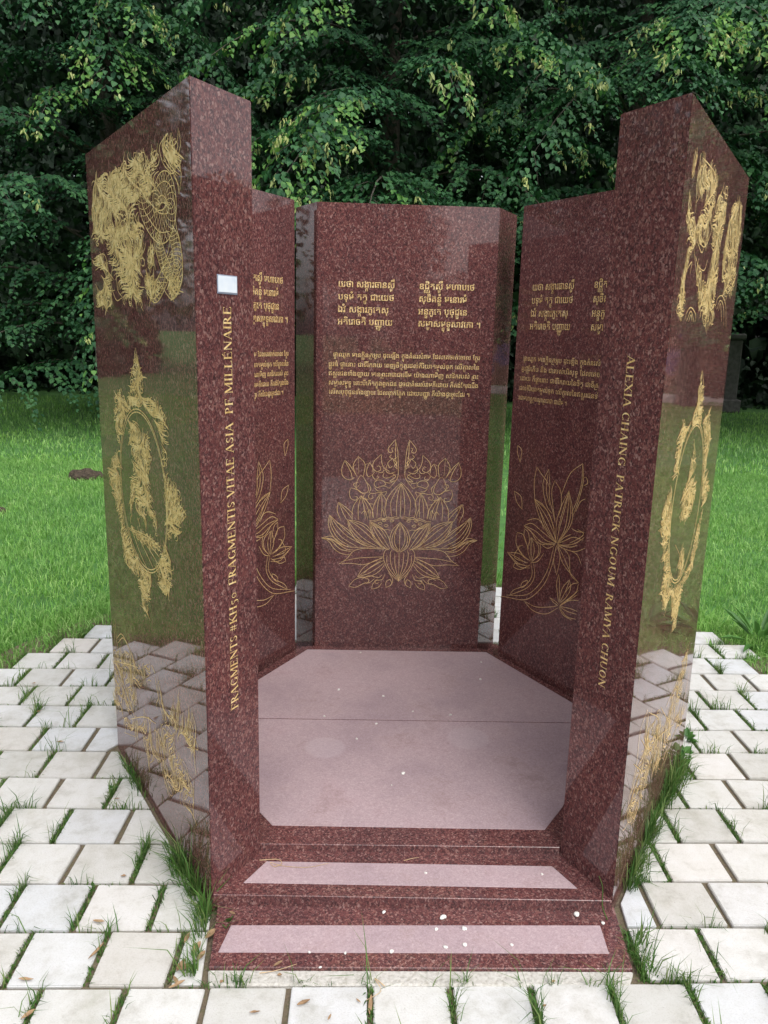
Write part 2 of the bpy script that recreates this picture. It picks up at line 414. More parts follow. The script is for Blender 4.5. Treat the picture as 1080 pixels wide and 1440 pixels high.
# ---------------------------------------------------------------- the steles
def stele(label, poly, extra=None):
    cx = sum(p[0] for p in poly)/len(poly); cy = sum(p[1] for p in poly)/len(poly)
    root = tag(empty('stele', (cx, cy, 0)), label, 'stele', 'red granite steles standing in a hexagon')
    add('slab', prism('slab', [(x-cx, y-cy) for x, y in poly], -.02, TOP, .0022, 2), GRANITE, root)
    return root, (cx, cy)
sFL, oFL = stele('front left stele with the small white plaque on its narrow edge', [AL, BL, DL, CL])
sFR, oFR = stele('front right stele, nearest on the right side, lettered downward along its narrow edge', [AR, BR, DR, CR])
sBL, oBL = stele('rear left stele, mostly hidden behind the one with the white plaque', [FLp, EL, ELo, FLo])
sBR, oBR = stele('rear right stele with open lotus bouquet engraving, beside the one lettered downward', [FRp, ER, ERo, FRo])
sC, oC = stele('middle stele at the back, facing the steps, with the large symmetrical golden lotus', [GL, GR, IR, IL])
# ---------------------------------------------------------------- trees
def linden(name, label, x, y, nb, seed, lean_front=1.0, zlo=1.1, zhi=9.5, reach=4.2, leafm=None, group=None, blossom=.5, fill=11000, front=None, zmin=.95, dense=1.0):
    r_ = np.random.default_rng(seed); root = tag(empty(name, (x, y, -.02)), label, 'tree', group)
    # trunk and limbs
    tg = Geo(); P = spline([(0, 0, 0), (.05, .02, 2.2), (-.05, .05, 5), (.08, 0, 9.6)], 5)
    V, F = tube_np(P, np.linspace(.24, .05, len(P)), 9); V[:9] *= (1.25, 1.25, 1); tg.put(V, F); add('trunk', tg.mesh('trunk'), BARK, root)
    lg = Geo(); wg = Geo(); bg_ = Geo()
    LP, LD, LN, LL = [], [], [], []; BP, BD, BN, BL_ = [], [], [], []; YP, YD, YN, YL = [], [], [], []
    for k in range(nb):
        z0 = zlo+(zhi-zlo)*((k+r_.random())/nb)**.95
        az = (-math.pi/2+r_.normal(0, 1.0)) if (front is None) else r_.uniform(*front)
        env = math.sin(min(1, max(.18, (zhi+1.2-z0)/(zhi-zlo+.2)))*math.pi/2)
        L = reach*env*r_.uniform(.72, 1.05)*(1.0 if z0 > 2.3 else .95)
        rise = r_.uniform(.05, .30)*L; droop = r_.uniform(.25, .55)*L
        n = 26; t = np.linspace(0, 1, n); d = np.array([math.cos(az), math.sin(az)]); sw = r_.normal(0, .25)
        c = np.column_stack([d[0]*L*t-d[1]*sw*t*t*L*.4, d[1]*L*t+d[0]*sw*t*t*L*.4, z0+rise*np.sin(t*2.2)-droop*t**2.2])
        c[:, 2] = np.maximum(c[:, 2], zmin+.3*r_.random())
        big = r_.choice((.65, 1.0, 1.45))
        tip_roll = r_.random()
        if r_.random() < .5:
            V, F = tube_np(c[::3]-np.array([0, 0, .05]), np.linspace(.028, .004, len(c[::3])), 4); lg.put(V, F)
        T = np.gradient(c, axis=0); T /= np.linalg.norm(T, axis=1)[:, None]
        for i in range(5, n):
            for sg in (-1, 1):
                if r_.random() < .06: continue
                l2 = big*dense*(1.10-.75*t[i])*r_.uniform(.6, 1.1)*(.9 if i < n-1 else .6)
                a2 = sg*r_.uniform(.7, 1.25)
                h = np.array([T[i][0]*math.cos(a2)-T[i][1]*math.sin(a2), T[i][0]*math.sin(a2)+T[i][1]*math.cos(a2), T[i][2]*.5])
                m = max(4, int(l2/.043)); s = np.linspace(.12, 1, m)
                q = c[i]+np.outer(s*l2, h)+np.outer(-s**2*l2*r_.uniform(.25, .6), [0, 0, 1])
                side = np.where(np.arange(m) % 2, 1, -1)[:, None]; hp = np.array([-h[1], h[0], 0])
                D = h*.55+side*hp*.75+np.array([0, 0, -.55])+r_.normal(0, .16, (m, 3))
                Nn = np.array([0, 0, 1.])+h*.45+r_.normal(0, .20, (m, 3))
                q2 = q+r_.normal(0, .018, (m, 3)); ll = r_.uniform(.058, .098, m)*(1-.3*s**3)
                yg = blossom and z0 > 1.9 and t[i] > .62 and tip_roll > .5 and r_.random() < .7
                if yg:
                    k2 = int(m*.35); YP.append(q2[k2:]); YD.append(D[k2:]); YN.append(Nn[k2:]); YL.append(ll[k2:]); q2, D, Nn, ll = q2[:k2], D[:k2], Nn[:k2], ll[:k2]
                LP.append(q2); LD.append(D); LN.append(Nn); LL.append(ll)
                if r_.random() < .25:
                    V, F = tube_np(q[::2] if m > 5 else q, np.linspace(.005, .002, len(q[::2] if m > 5 else q)), 3); wg.put(V, F)
                if blossom and z0 > 2.0 and t[i] > .5 and r_.random() < blossom*(.6 if tip_roll > .6 else .08):
                    for _ in range(r_.integers(1, 4)):
                        p = q[r_.integers(m//2, m)]; kk = r_.integers(3, 6)
                        BP.append(p+r_.normal(0, .022, (kk, 3))); BD.append(np.array([0, 0, -1.])+r_.normal(0, .35, (kk, 3))); BN.append(r_.normal(0, 1, (kk, 3))); BL_.append(r_.uniform(.045, .09, kk))
    g = Geo(); L = np.concatenate(LL)
    leafgeo(g, np.concatenate(LP), np.concatenate(LD), np.concatenate(LN), L, L*.86, .16)
    cr = add('crown', g.mesh('crown'), leafm or LEAF, root)
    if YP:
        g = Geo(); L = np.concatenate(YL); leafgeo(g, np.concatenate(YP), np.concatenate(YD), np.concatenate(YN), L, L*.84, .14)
        add('lit_young_foliage', g.mesh('lit_young_foliage'), LIT_YOUNG, root)  # bough tips, in the leaf colour with light painted in
    if fill:      # leaves deep inside the crown, larger and loose
        g = Geo(); a = r_.uniform(0, 2*math.pi, fill); rr = reach*.60*np.sqrt(r_.random(fill)); z = r_.uniform(zlo+.2, zhi+.4, fill)
        P = np.column_stack([rr*np.cos(a), rr*np.sin(a)*.7+.9, z]); l = r_.uniform(.09, .17, fill)
        leafgeo(g, P, r_.normal(0, 1, (fill, 3))+np.array([0, 0, -.8]), np.array([0, 0, 1.])+r_.normal(0, .5, (fill, 3)), l, l*.8)
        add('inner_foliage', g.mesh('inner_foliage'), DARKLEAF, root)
    tag(add('limbs', lg.mesh('limbs'), BARK, root), kind='stuff')
    if wg.n: tag(add('twigs', wg.mesh('twigs'), BARK, root), kind='stuff')
    if BP:
        g = Geo(); l = np.concatenate(BL_); leafgeo(g, np.concatenate(BP), np.concatenate(BD), np.concatenate(BN), l, l*.34, .1)
        tag(add('blossom', g.mesh('blossom'), BLOS, root), kind='stuff')
    return root
GT = 'linden trees at the edge of the lawn'
linden('linden_tree', 'linden tree farthest left, its drooping boughs lowest over the lawn', -9.4, 15.2, 44, 1, blossom=.35, group=GT, zmin=1.2)
linden('linden_tree', 'linden tree behind the front left stele, dark hanging foliage', -4.3, 13.0, 44, 2, zlo=.9, zhi=9, blossom=.35, group=GT, zmin=.75, reach=4.4, dense=1.1)
linden('linden_tree', 'linden tree behind the middle stele, with pale blossom on its boughs', .1, 12.6, 46, 3, blossom=1.0, group=GT, zlo=2.0, reach=4.6, dense=1.25, zmin=1.6)
linden('linden_tree', 'linden tree between the middle and the front right stele, full of blossom', 3.9, 12.8, 44, 4, blossom=1.0, group=GT, zlo=1.9, reach=4.5, dense=1.2, zmin=1.5)
linden('linden_tree', 'linden tree behind the front right stele at the right edge of the picture', 8.2, 13.2, 42, 5, blossom=.7, group=GT, zlo=1.9, zmin=1.35, reach=4.0, dense=1.1)
linden('linden_tree', 'linden tree out at the far right beyond the picture edge', 12.4, 15.2, 26, 6, blossom=.5, group=GT, fill=6000, zmin=1.4)
# the dark wood behind: a mass of leaves nobody could count
def wood(name, n, sampler, l0, l1, m=None, seed=3):
    r_ = np.random.default_rng(seed); P = sampler(r_, n); l = r_.uniform(l0, l1, len(P)); g = Geo()
    leafgeo(g, P, r_.normal(0, 1, (len(P), 3))+np.array([0, 0, -.9]), np.array([0, 0, 1.])+r_.normal(0, .5, (len(P), 3)), l, l*.8)
    return tag(add(name, g.mesh(name), m or DARKLEAF), kind='stuff')
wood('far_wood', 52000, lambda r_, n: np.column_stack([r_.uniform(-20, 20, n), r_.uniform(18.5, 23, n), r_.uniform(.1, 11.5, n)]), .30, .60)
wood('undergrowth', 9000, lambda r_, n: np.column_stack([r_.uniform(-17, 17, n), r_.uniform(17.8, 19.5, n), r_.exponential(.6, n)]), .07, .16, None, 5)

# trees standing round the rest of the clearing; the polished faces mirror them
def round_tree(label, x, y, h, r0, seed, n=5200, group='trees around the clearing'):
    r_ = np.random.default_rng(seed); root = tag(empty('broadleaf_tree', (x, y, -.02)), label, 'tree', group)
    V, F = tube_np([(0, 0, 0), (.1, 0, h*.4), (0, .1, h*.85)], [.28, .2, .07], 8); add('trunk', mesh_np('trunk', V, [F]), BARK, root)
    K = 26; c = r_.normal(0, 1, (K, 3)); c /= np.linalg.norm(c, axis=1)[:, None]; c *= r_.uniform(.35, .8, K)[:, None]
    rad = r_.uniform(.25, .42, K); k = r_.integers(0, K, n); d = r_.normal(0, 1, (n, 3)); d /= np.linalg.norm(d, axis=1)[:, None]
    P = (c[k]+d*(rad[k]*r_.uniform(.6, 1, n)**.5)[:, None])*np.array([r0, r0, h*.46])+np.array([0, 0, h*.54])
    P[:, 2] = np.maximum(P[:, 2], .5)
    l = r_.uniform(.16, .34, n); g = Geo(); leafgeo(g, P, d+r_.normal(0, .5, (n, 3))-np.array([0, 0, .5]), np.array([0, 0, 1.])+d*.5, l, l*.8)
    add('crown', g.mesh('crown'), LEAF, root)
spots = [(-24, 14, 11.5), (-23, 8, 11.5), (-20, 20, 12), (-15.5, 19, 11), (-25, 0, 10), (-23, -8, 9.5), (-16, -17, 9), (-10, -22, 8.5), (-5.5, -24, 8.4), (-.35, -25, 8.8), (8.6, -25, 8.6), (14, -20, 9), (20, -13, 9), (24, -5, 7.2),
         (24, 1.5, 6.8), (24.5, 6.2, 6.5), (24, 10.8, 6.7), (22.5, 15.0, 7), (17, 19, 9), (3.0, -26, 3.8), (15, 25, 10), (19.5, 25.5, 10), (24, 23, 9.5)]
for i, (x, y, h) in enumerate(spots):
    az = math.degrees(math.atan2(x, y)) % 360
    round_tree('broadleaf tree across the clearing, out of the picture, seen only mirrored in the polished stone', x, y, h, 3.4, 40+i)
# low masonry wall with sprayed colours beyond a pale gravel strip, mirrored in the front right stele
gravel = tag(add('gravel_path', mesh_np('gravel_path', [(10.2, 17.9, -.016), (17.5, 12.0, -.016), (19.6, 14.6, -.016), (12.2, 20.4, -.016)], [[(0, 1, 2, 3)]]),
             simple('pale_gravel', [(.3, (.34, .31, .28)), (.7, (.50, .47, .44))], 50, .95, 5, .6, .02)), kind='structure')
m, nt, b = mat('old_brick_wall'); v = coords(nt)
tc = nt.nodes.new('ShaderNodeTexCoord'); mp = nt.nodes.new('ShaderNodeMapping'); nt.links.new(tc.outputs['Object'], mp.inputs[0]); mp.inputs['Rotation'].default_value = (R(90), 0, 0)
bt = N(nt, 'ShaderNodeTexBrick', Scale=4.0); nt.links.new(mp.outputs[0], bt.inputs['Vector'])
bt.inputs['Color1'].default_value = (.30, .16, .11, 1); bt.inputs['Color2'].default_value = (.20, .12, .09, 1); bt.inputs['Mortar'].default_value = (.30, .27, .24, 1)
pt = ramp(nt, noise(nt, v, .75, 2), [(.42, (.05, .09, .40)), (.46, (.30, .16, .11)), (.56, (.30, .16, .11)), (.60, (.05, .32, .12)), (.70, (.45, .45, .40))])
nt.links.new(mixc(nt, .45, bt.outputs[0], pt), b.inputs['Base Color']); b.inputs['Roughness'].default_value = .9
wl = tag(add('brick_wall', box('brick_wall', (0, 0, 1.0), (12, .3, 2.0), .01), m, None, (16.3, 17.9, -.02)), 'old brick wall with sprayed colours, out of the picture, mirrored in the front right stele', 'wall')
wl.rotation_euler = (0, 0, -math.atan2(5.9, 7.3))
add('coping', box('coping', (0, 0, 2.05), (12.1, .4, .1), .01), GREYSTONE, wl)
# weathered stone pillar half hidden under the boughs on the right
pr = tag(empty('stone_pillar', (7.75, 17.15, -.02)), 'grey stone pillar in the shade under the boughs at the right picture edge', 'pillar')
add('shaft', box('shaft', (0, 0, .8), (.34, .34, 1.6), .04), GREYSTONE, pr); add('foot', box('foot', (0, 0, .15), (.48, .48, .30), .03), GREYSTONE, pr); add('cap', box('cap', (0, 0, 1.66), (.42, .42, .13), .03), GREYSTONE, pr)
# line work and filled areas of the engravings, millimetres along the face and above the paving
LINES={'lotus':[[395,694,360,656,348,609,358,572,384,551,395,550],
[393,689,372,638,372,591,390,554],
[392,692,395,554],
[394,691,361,628,362,582,387,552],
[396,403,352,445,326,497,321,534,331,558,349,565],
[394,413,360,478,352,535,358,558],
[396,408,377,479,373,544],
[396,405,392,545],
[395,407,342,478,336,534],
[394,883,360,848,332,806,322,765,325,734,332,715],
[393,876,365,830,348,784,354,720],
[393,876,381,830,375,766,378,716],
[394,877,396,716],
[249,700,267,698,283,704,303,712,319,709,336,717,354,714,372,719,390,715],
[261,686,275,675,288,666,304,664,320,655,338,657,352,651],
[270,691,292,701,328,707,363,709,390,711],
[291,687,301,692,310,686,302,681,291,687],
[320,676,328,681,339,676,329,670,320,676],
[310,699,319,703,328,700,319,695,310,699],
[346,700,355,704,364,699,355,694,346,700],
[252,695,256,663,267,626,293,590,322,567,348,558],
[252,695,288,678,320,655,340,623,348,600],
[257,691,280,645,308,599,340,563],
[255,693,289,655,321,609,347,567],
[257,686,269,636,299,590,336,561],
[261,691,302,660,334,614],
[148,701,157,661,188,606,232,579,286,569,336,563],
[148,701,194,694,235,677,256,654],
[148,701,182,653,232,607,295,571],
[152,701,208,662,258,617,313,568],
[150,701,168,652,214,602,268,574],
[154,700,221,672,267,631,299,590],
[65,722,59,687,70,641,102,596,142,573,192,568,250,570],
[65,722,101,688,146,657,176,627],
[68,719,83,669,124,615,196,571],
[68,719,101,670,151,620,232,575],
[66,719,72,669,106,610,165,572],
[70,717,124,665,178,618,241,580],
[28,611,62,595,89,558,125,536,174,529],
[28,611,70,621,97,605,133,578,169,567],
[30,610,71,600,116,559,170,546],
[44,613,88,596,143,559,179,555],
[28,611,80,605,134,564],
[112,486,148,512,179,550,223,563,277,564,322,560],
[112,486,170,489,225,484,278,501,319,523],
[134,501,197,515,260,520,318,524],
[199,424,225,467,270,500,316,517],
[199,424,253,425,298,449,328,487],
[203,426,243,458,288,487,322,506],
[200,425,248,439,293,468,324,495],
[226,438,261,472,310,506],
[159,376,181,404,203,417,226,420,253,410,246,393,231,399],
[159,376,190,371,226,389,258,396,280,416],
[268,363,272,387,290,406,317,412,330,440],
[268,363,299,373,317,397],
[336,372,335,398,353,412,362,393,354,379],
[336,372,358,385,367,412,348,445],
[217,410,253,429,298,421,316,435],
[303,397,290,392,282,403,294,413],
[106,784,100,743,119,696],
[106,784,144,757,176,728],
[109,780,127,734,145,700],
[107,781,145,739,172,703],
[210,818,180,776,170,744,170,698],
[210,818,246,782,264,746,270,710],
[210,816,198,763,199,701],
[210,816,224,764,232,704],
[212,814,242,759,252,707],
[303,833,277,792,264,746,267,711],
[303,833,326,797,326,766],
[302,830,289,783,285,712],
[304,830,308,774,305,714],
[212,731,229,745,243,704],
[238,736,251,750,258,709],
[309,756,316,738,320,716],
[133,982,120,946,121,915,137,896,160,891,178,903],
[133,982,151,964,164,947,184,916],
[133,979,160,929,169,893],
[194,1001,171,956,189,906],
[194,1001,225,966,219,906],
[194,998,198,916],
[164,947,183,961],
[225,962,247,973],
[247,973,236,948,233,922,244,907,261,918],
[247,973,260,953,263,927],
[299,1012,267,980,262,949,280,932,298,941,291,958,280,954],
[299,1012,302,976,313,950,340,933],
[287,927,305,928,315,941],
[271,931,261,913,272,896,288,902,283,914],
[352,995,330,973,340,951,352,960],
[352,995,361,973,373,956],
[326,964,322,937,340,924,366,933],
[314,928,310,908,332,903,367,920],
[362,1081,346,1062,330,1039,336,1022,351,1026,346,1040,356,1044],
[362,1081,374,1027,378,965,378,911,363,884,338,852],
[363,1075,364,1009,373,947],
[347,1013,338,1001,352,991],
[372,1000,358,989,372,974,361,960,375,945],
[349,928,367,909,341,888,368,891],
[342,855,311,865,282,857,269,873,281,891,308,890,322,874,311,865],
[319,883,341,879,360,888],
[271,857,285,842,305,840],
[208,912,185,862,210,831,241,836,237,872,208,912],
[196,880,174,871,185,853],
[235,881,254,855,247,832],
[161,853,155,826,166,800,188,796,192,810,180,812],
[161,853,194,844,219,825],
[181,844,205,872],
[254,828,244,817,250,802,265,808,261,819],
[228,809,246,782,266,778],
[245,832,265,828,288,833,303,833,328,838,318,818],
[273,772,294,828],
[228,827,219,804,246,800]],
'bouquet':[[54,1084,55,1052,77,1009],
[54,1084,83,1064,77,1009],
[49,875,70,829,110,802],
[49,875,98,857,110,802],
[188,1008,178,939,188,866],
[188,1008,225,978,256,957,277,931],
[263,1010,235,954,240,907,266,851,300,824],
[263,1010,275,948,278,888,305,833,321,794],
[259,988,256,918,284,855],
[303,968,290,916,308,843,324,794],
[303,968,343,931,353,869,342,824],
[457,1065,397,1020,368,965,350,915],
[457,1065,467,999,453,923,425,842],
[455,1062,459,990,442,913,415,849],
[481,1014,491,991,469,975],
[466,1007,481,1014],
[486,925,460,908,437,862],
[185,866,221,798,284,733,338,704],
[185,866,248,847,303,790,340,707],
[188,864,242,802,302,737,340,704],
[188,864,264,807,320,742,341,705],
[186,865,228,817,270,756,336,706],
[191,864,275,827,324,760],
[391,940,355,870,333,796,336,704],
[391,940,419,866,415,798,348,705],
[391,937,374,857,353,775,341,705],
[391,937,394,852,383,774,346,706],
[391,937,409,856,399,786,348,706],
[391,936,363,846,344,764],
[130,732,191,710,252,685,337,698],
[130,732,181,753,247,733,336,704],
[137,732,209,724,275,700,336,700],
[147,759,198,779,236,775,258,744],
[133,728,178,716,233,676,331,694],
[255,672,291,668,331,692],
[495,788,456,782,422,787],
[497,767,451,731,395,708,346,700],
[493,754,437,753,393,729,348,703],
[463,725,419,706,349,698],
[507,724,454,696,397,691,349,696],
[424,762,386,740,350,705],
[456,791,490,782,476,762,417,722],
[343,695,332,622,356,567],
[343,695,368,649,356,567],
[349,701,386,628,485,570],
[349,701,417,671,436,594,485,570],
[349,698,402,641,443,588],
[432,692,467,684,491,652],
[326,682,300,577,251,491,173,420,38,376],
[340,686,318,582,273,488,175,398,39,367,3,360],
[27,581,78,553,121,536,187,550],
[27,581,102,596,157,588],
[31,580,104,574,159,565],
[34,577,106,551,180,555],
[74,523,122,525,186,564],
[74,523,86,545,120,545],
[87,690,84,638,130,594,171,582],
[87,690,132,687,166,632],
[134,720,135,679,172,633],
[134,720,162,704,177,653],
[180,690,164,631,191,579],
[180,690,230,666,232,622,195,580],
[183,689,185,637,192,584],
[183,689,207,642,197,585],
[238,695,244,634,203,587],
[268,640,235,595,191,576],
[132,641,100,624,136,596,184,582],
[112,636,77,571,172,569],
[191,576,203,522,168,466,91,419,63,388],
[208,581,219,518,182,459,106,409,66,387],
[137,442,141,467,177,489,166,463,137,442],
[368,574,360,532,368,490,380,450],
[368,574,377,538,382,459],
[433,568,394,516,383,451],
[433,568,443,531,424,490,387,448],
[434,566,416,514,386,452],
[485,570,447,550,406,494],
[485,566,473,523,393,445],
[488,537,442,487,388,439],
[485,518,437,477,388,436],
[493,495,443,479,388,439],
[492,447,446,445,388,435],
[488,433,436,428,388,433],
[485,410,433,405,388,430],
[465,399,415,404,382,431],
[325,455,351,440,378,436],
[325,455,362,449,381,441],
[169,386,242,385,329,413,376,435],
[160,388,225,362,308,374,377,424]],
'dragonL':[[78,2005,87,1981,124,1974,159,1991,150,2003],
[157,2004,204,1997,222,1982,195,1946,138,1916],
[74,1998,68,1969,84,1947,73,1920,71,1894,88,1864],
[88,1864,97,1889,124,1910],
[188,1998,178,1962,122,1923,74,1903],
[173,2000,155,1962,107,1929,72,1911],
[205,1988,179,1948,123,1914,84,1878],
[152,1984,126,1953,79,1929],
[287,2006,284,1978,293,1961],
[353,2003,339,1978,308,1954],
[425,2008,448,2004,409,1930,382,1868,309,1821,246,1794,167,1788],
[267,1883,256,1900,192,1906,144,1886,123,1848,114,1794,89,1756,78,1702,92,1662,162,1629,215,1647,277,1683],
[272,1846,252,1872,211,1876,175,1854,178,1832,240,1838,287,1857],
[303,1806,292,1762,256,1716],
[262,1793,250,1759,231,1720,196,1675],
[175,1786,174,1754,215,1719,277,1683,350,1656],
[131,1778,151,1734,210,1690,247,1653,327,1632,387,1652],
[114,1731,110,1695,150,1674,196,1675],
[332,1784,320,1744,291,1703],
[926,1776,817,1775,778,1726,766,1667,740,1619],
[944,1734,876,1740,817,1716,790,1668,813,1620],
[955,1691,896,1652,877,1621],
[650,1776,723,1735,750,1684,701,1636,632,1641],
[598,1762,670,1732,682,1670,627,1641]],
'mirrorL':[[925,1073,767,1076],
[920,1070,768,1072],
[271,1079,112,1086],
[275,1075,119,1082],
[684,921,475,941,341,933],
[696,925,463,950,336,944],
[673,917,646,858,535,827],
[636,922,573,877,479,836],
[588,927,503,895,423,861],
[531,927,438,905,383,888],
[487,931,405,920,360,913],
[531,1307,532,1245],
[517,1499,549,1438,588,1406],
[513,1499,484,1442,458,1409]],
'reedL':[[963,516,957,449,966,340,966,261],
[940,532,930,459,916,351],
[927,460,857,502,785,494,739,471],
[913,448,829,497,754,482],
[461,502,434,446,395,396],
[436,516,399,454,361,405],
[242,537,225,509,209,475],
[997,346,863,390,654,456],
[119,537,89,504,108,414,98,358],
[118,334,128,265,133,202],
[437,247,420,193,368,160],
[885,109,728,167],
[793,205,600,302,472,338]],
'dragonR':[[76,1994,77,1937],
[91,1997,111,1938],
[160,1995,143,1944,167,1866],
[183,1997,261,1998,319,1995,289,1977],
[209,1996,316,1999,398,1987,406,1935,353,1865,317,1834],
[436,1998,428,1947,412,1863],
[65,1900,72,1830],
[75,1901,138,1854],
[624,1997,624,1908,594,1836,601,1736],
[543,2000,546,1975,638,1979],
[462,1943,499,1958,551,1956,532,1916],
[261,1858,248,1817,337,1805,400,1839,434,1875],
[229,1807,306,1788,334,1809],
[225,1772,290,1751,374,1749,411,1780],
[186,1794,286,1715,366,1674,447,1639,555,1663],
[129,1730,186,1754,179,1725],
[172,1613,186,1631,238,1646,311,1632,323,1612],
[197,1611,243,1637,302,1611],
[226,1610,251,1628,277,1611],
[625,1658,654,1688,735,1700,833,1674,894,1608],
[660,1656,710,1685,792,1667,843,1612],
[699,1652,725,1675,788,1622],
[366,1674,438,1697,541,1682]],
'mirrorR':[[269,1072,109,1077],
[277,1067,121,1072],
[944,1059,773,1060],
[947,1055,785,1054],
[507,1276,563,1213,528,1166],
[451,1115,531,1092,634,1097],
[384,977,545,887],
[531,930,555,857,530,823],
[521,1477,506,1417,500,1345],
[528,1477,588,1413,589,1344]],
'reedR':[[890,497,806,438,648,408,536,393],
[877,478,750,375,536,314,456,247],
[973,355,917,238,820,202,614,149],
[221,522,145,487,140,391,85,312,89,240],
[244,504,423,400,382,335,275,354],
[174,451,307,355,457,325,733,242],
[104,409,230,313,232,230,150,212],
[443,434,691,242,655,146]]}
AREAS={'dragonL':[[930,2004,742,2004,662,2001,483,2002,425,2006,414,1960,412,1911,450,1855,613,1855,631,1819,734,1764,787,1797,938,1817,954,1906],
[613,1855,440,1854,380,1818,414,1781,364,1747,446,1700,410,1621,614,1619,663,1710,760,1754],
[444,2004,345,1997,306,1963,258,1947,263,1911,308,1888,296,1858,370,1886,409,1930],
[287,2006,274,1977,236,1993,250,1946,299,1953],
[211,2002,143,1999,81,1972,73,1920,123,1914,180,1944],
[948,1777,829,1776,756,1714,740,1616,944,1618,951,1672,856,1657,830,1717,875,1743,950,1747],
[379,1708,277,1678,247,1653,327,1632,405,1657],
[180,1675,104,1686,92,1662,162,1631,215,1652],
[351,1776,301,1753,291,1703,359,1717]],
'mirrorL':[[516,1502,482,1454,445,1421,462,1379,469,1334,545,1327,616,1314,620,1354,582,1376,585,1424,547,1451],
[464,1367,393,1364,325,1370,264,1345,243,1304,248,1259,294,1247,318,1283,361,1313,418,1330,469,1334],
[294,1247,256,1235,250,1168,166,1144,114,1086,176,1047,153,1024,252,989,290,980,282,1082,285,1174],
[300,977,267,944,243,908,272,815,350,803,384,850,425,845,357,901],
[436,845,464,788,527,657,567,695,586,792,733,786,778,824,786,923,729,921,644,872,546,831],
[786,923,854,987,921,1068,837,1138,751,1171,758,1095,752,993,729,921],
[751,1171,770,1209,796,1246,778,1334,722,1365,668,1350,636,1328,592,1319,685,1259,727,1208],
[623,1272,532,1301,525,1246,479,1270,418,1260,402,1190,444,1123,398,1046,365,1022,370,951,412,1012,485,1015,474,948,519,1008,566,948,575,1009,619,1020,661,944,660,1032,585,1156,629,1207],
[670,935,473,954,332,945,364,928,522,916,660,920]],
'reedL':[[1005,387,761,471,653,464,409,553,475,489,667,378,1019,238],
[1019,238,785,337,587,388,771,249,1044,117],
[449,507,348,426,232,541,198,494,109,541,92,476,205,422,375,384,461,420],
[202,451,96,488,94,408,171,368],
[906,162,468,363,553,276,698,182,883,119],
[437,247,273,345,127,336,129,208,187,203,380,153],
[640,210,376,368,208,392,439,230,599,131]],
'dragonR':[[76,1994,116,1987,118,1938,77,1937],
[160,1995,313,2003,436,1998,428,1947,407,1872,381,1823,311,1802,226,1811,199,1854,280,1890,271,1923,170,1900,143,1944],
[65,1900,138,1854,199,1854,248,1817,198,1795,155,1766,120,1704,169,1617,70,1614,77,1702,119,1787,72,1830],
[470,1954,624,1997,640,1910,594,1836,601,1736,625,1611,408,1609,299,1694,213,1771,398,1713,474,1776,428,1883],
[755,1977,931,2002,998,1900,956,1822,989,1762,913,1700,751,1703,663,1792,678,1865,707,1919]],
'mirrorR':[[521,1477,589,1400,600,1356,611,1310,469,1311,433,1344,500,1400,500,1454],
[739,1352,833,1249,814,1153,948,1053,851,1003,804,1012,747,1162,700,1262,631,1308],
[851,1003,822,922,818,864,737,803,598,790,569,686,536,641,436,756,373,853,552,814,678,840,765,948],
[318,786,236,873,250,930,334,902,408,843,385,798],
[250,930,179,1024,121,1094,174,1145,240,1174,286,1072,263,1017,334,902],
[240,1174,241,1254,246,1298,302,1355,363,1326,444,1325,330,1277,298,1200],
[511,1270,600,1182,529,1153,649,1122,641,1056,541,1015,430,1037,408,1135,488,1166,507,1220],
[507,956,585,877,545,826,470,892]],
'reedR':[[890,497,895,404,802,278,691,242,655,146,569,163,536,314,648,408],
[221,522,341,429,443,434,536,314,535,152,352,249,271,208,195,170,79,238,78,331,176,372,208,443],
[802,278,989,197,895,148,733,242]]}
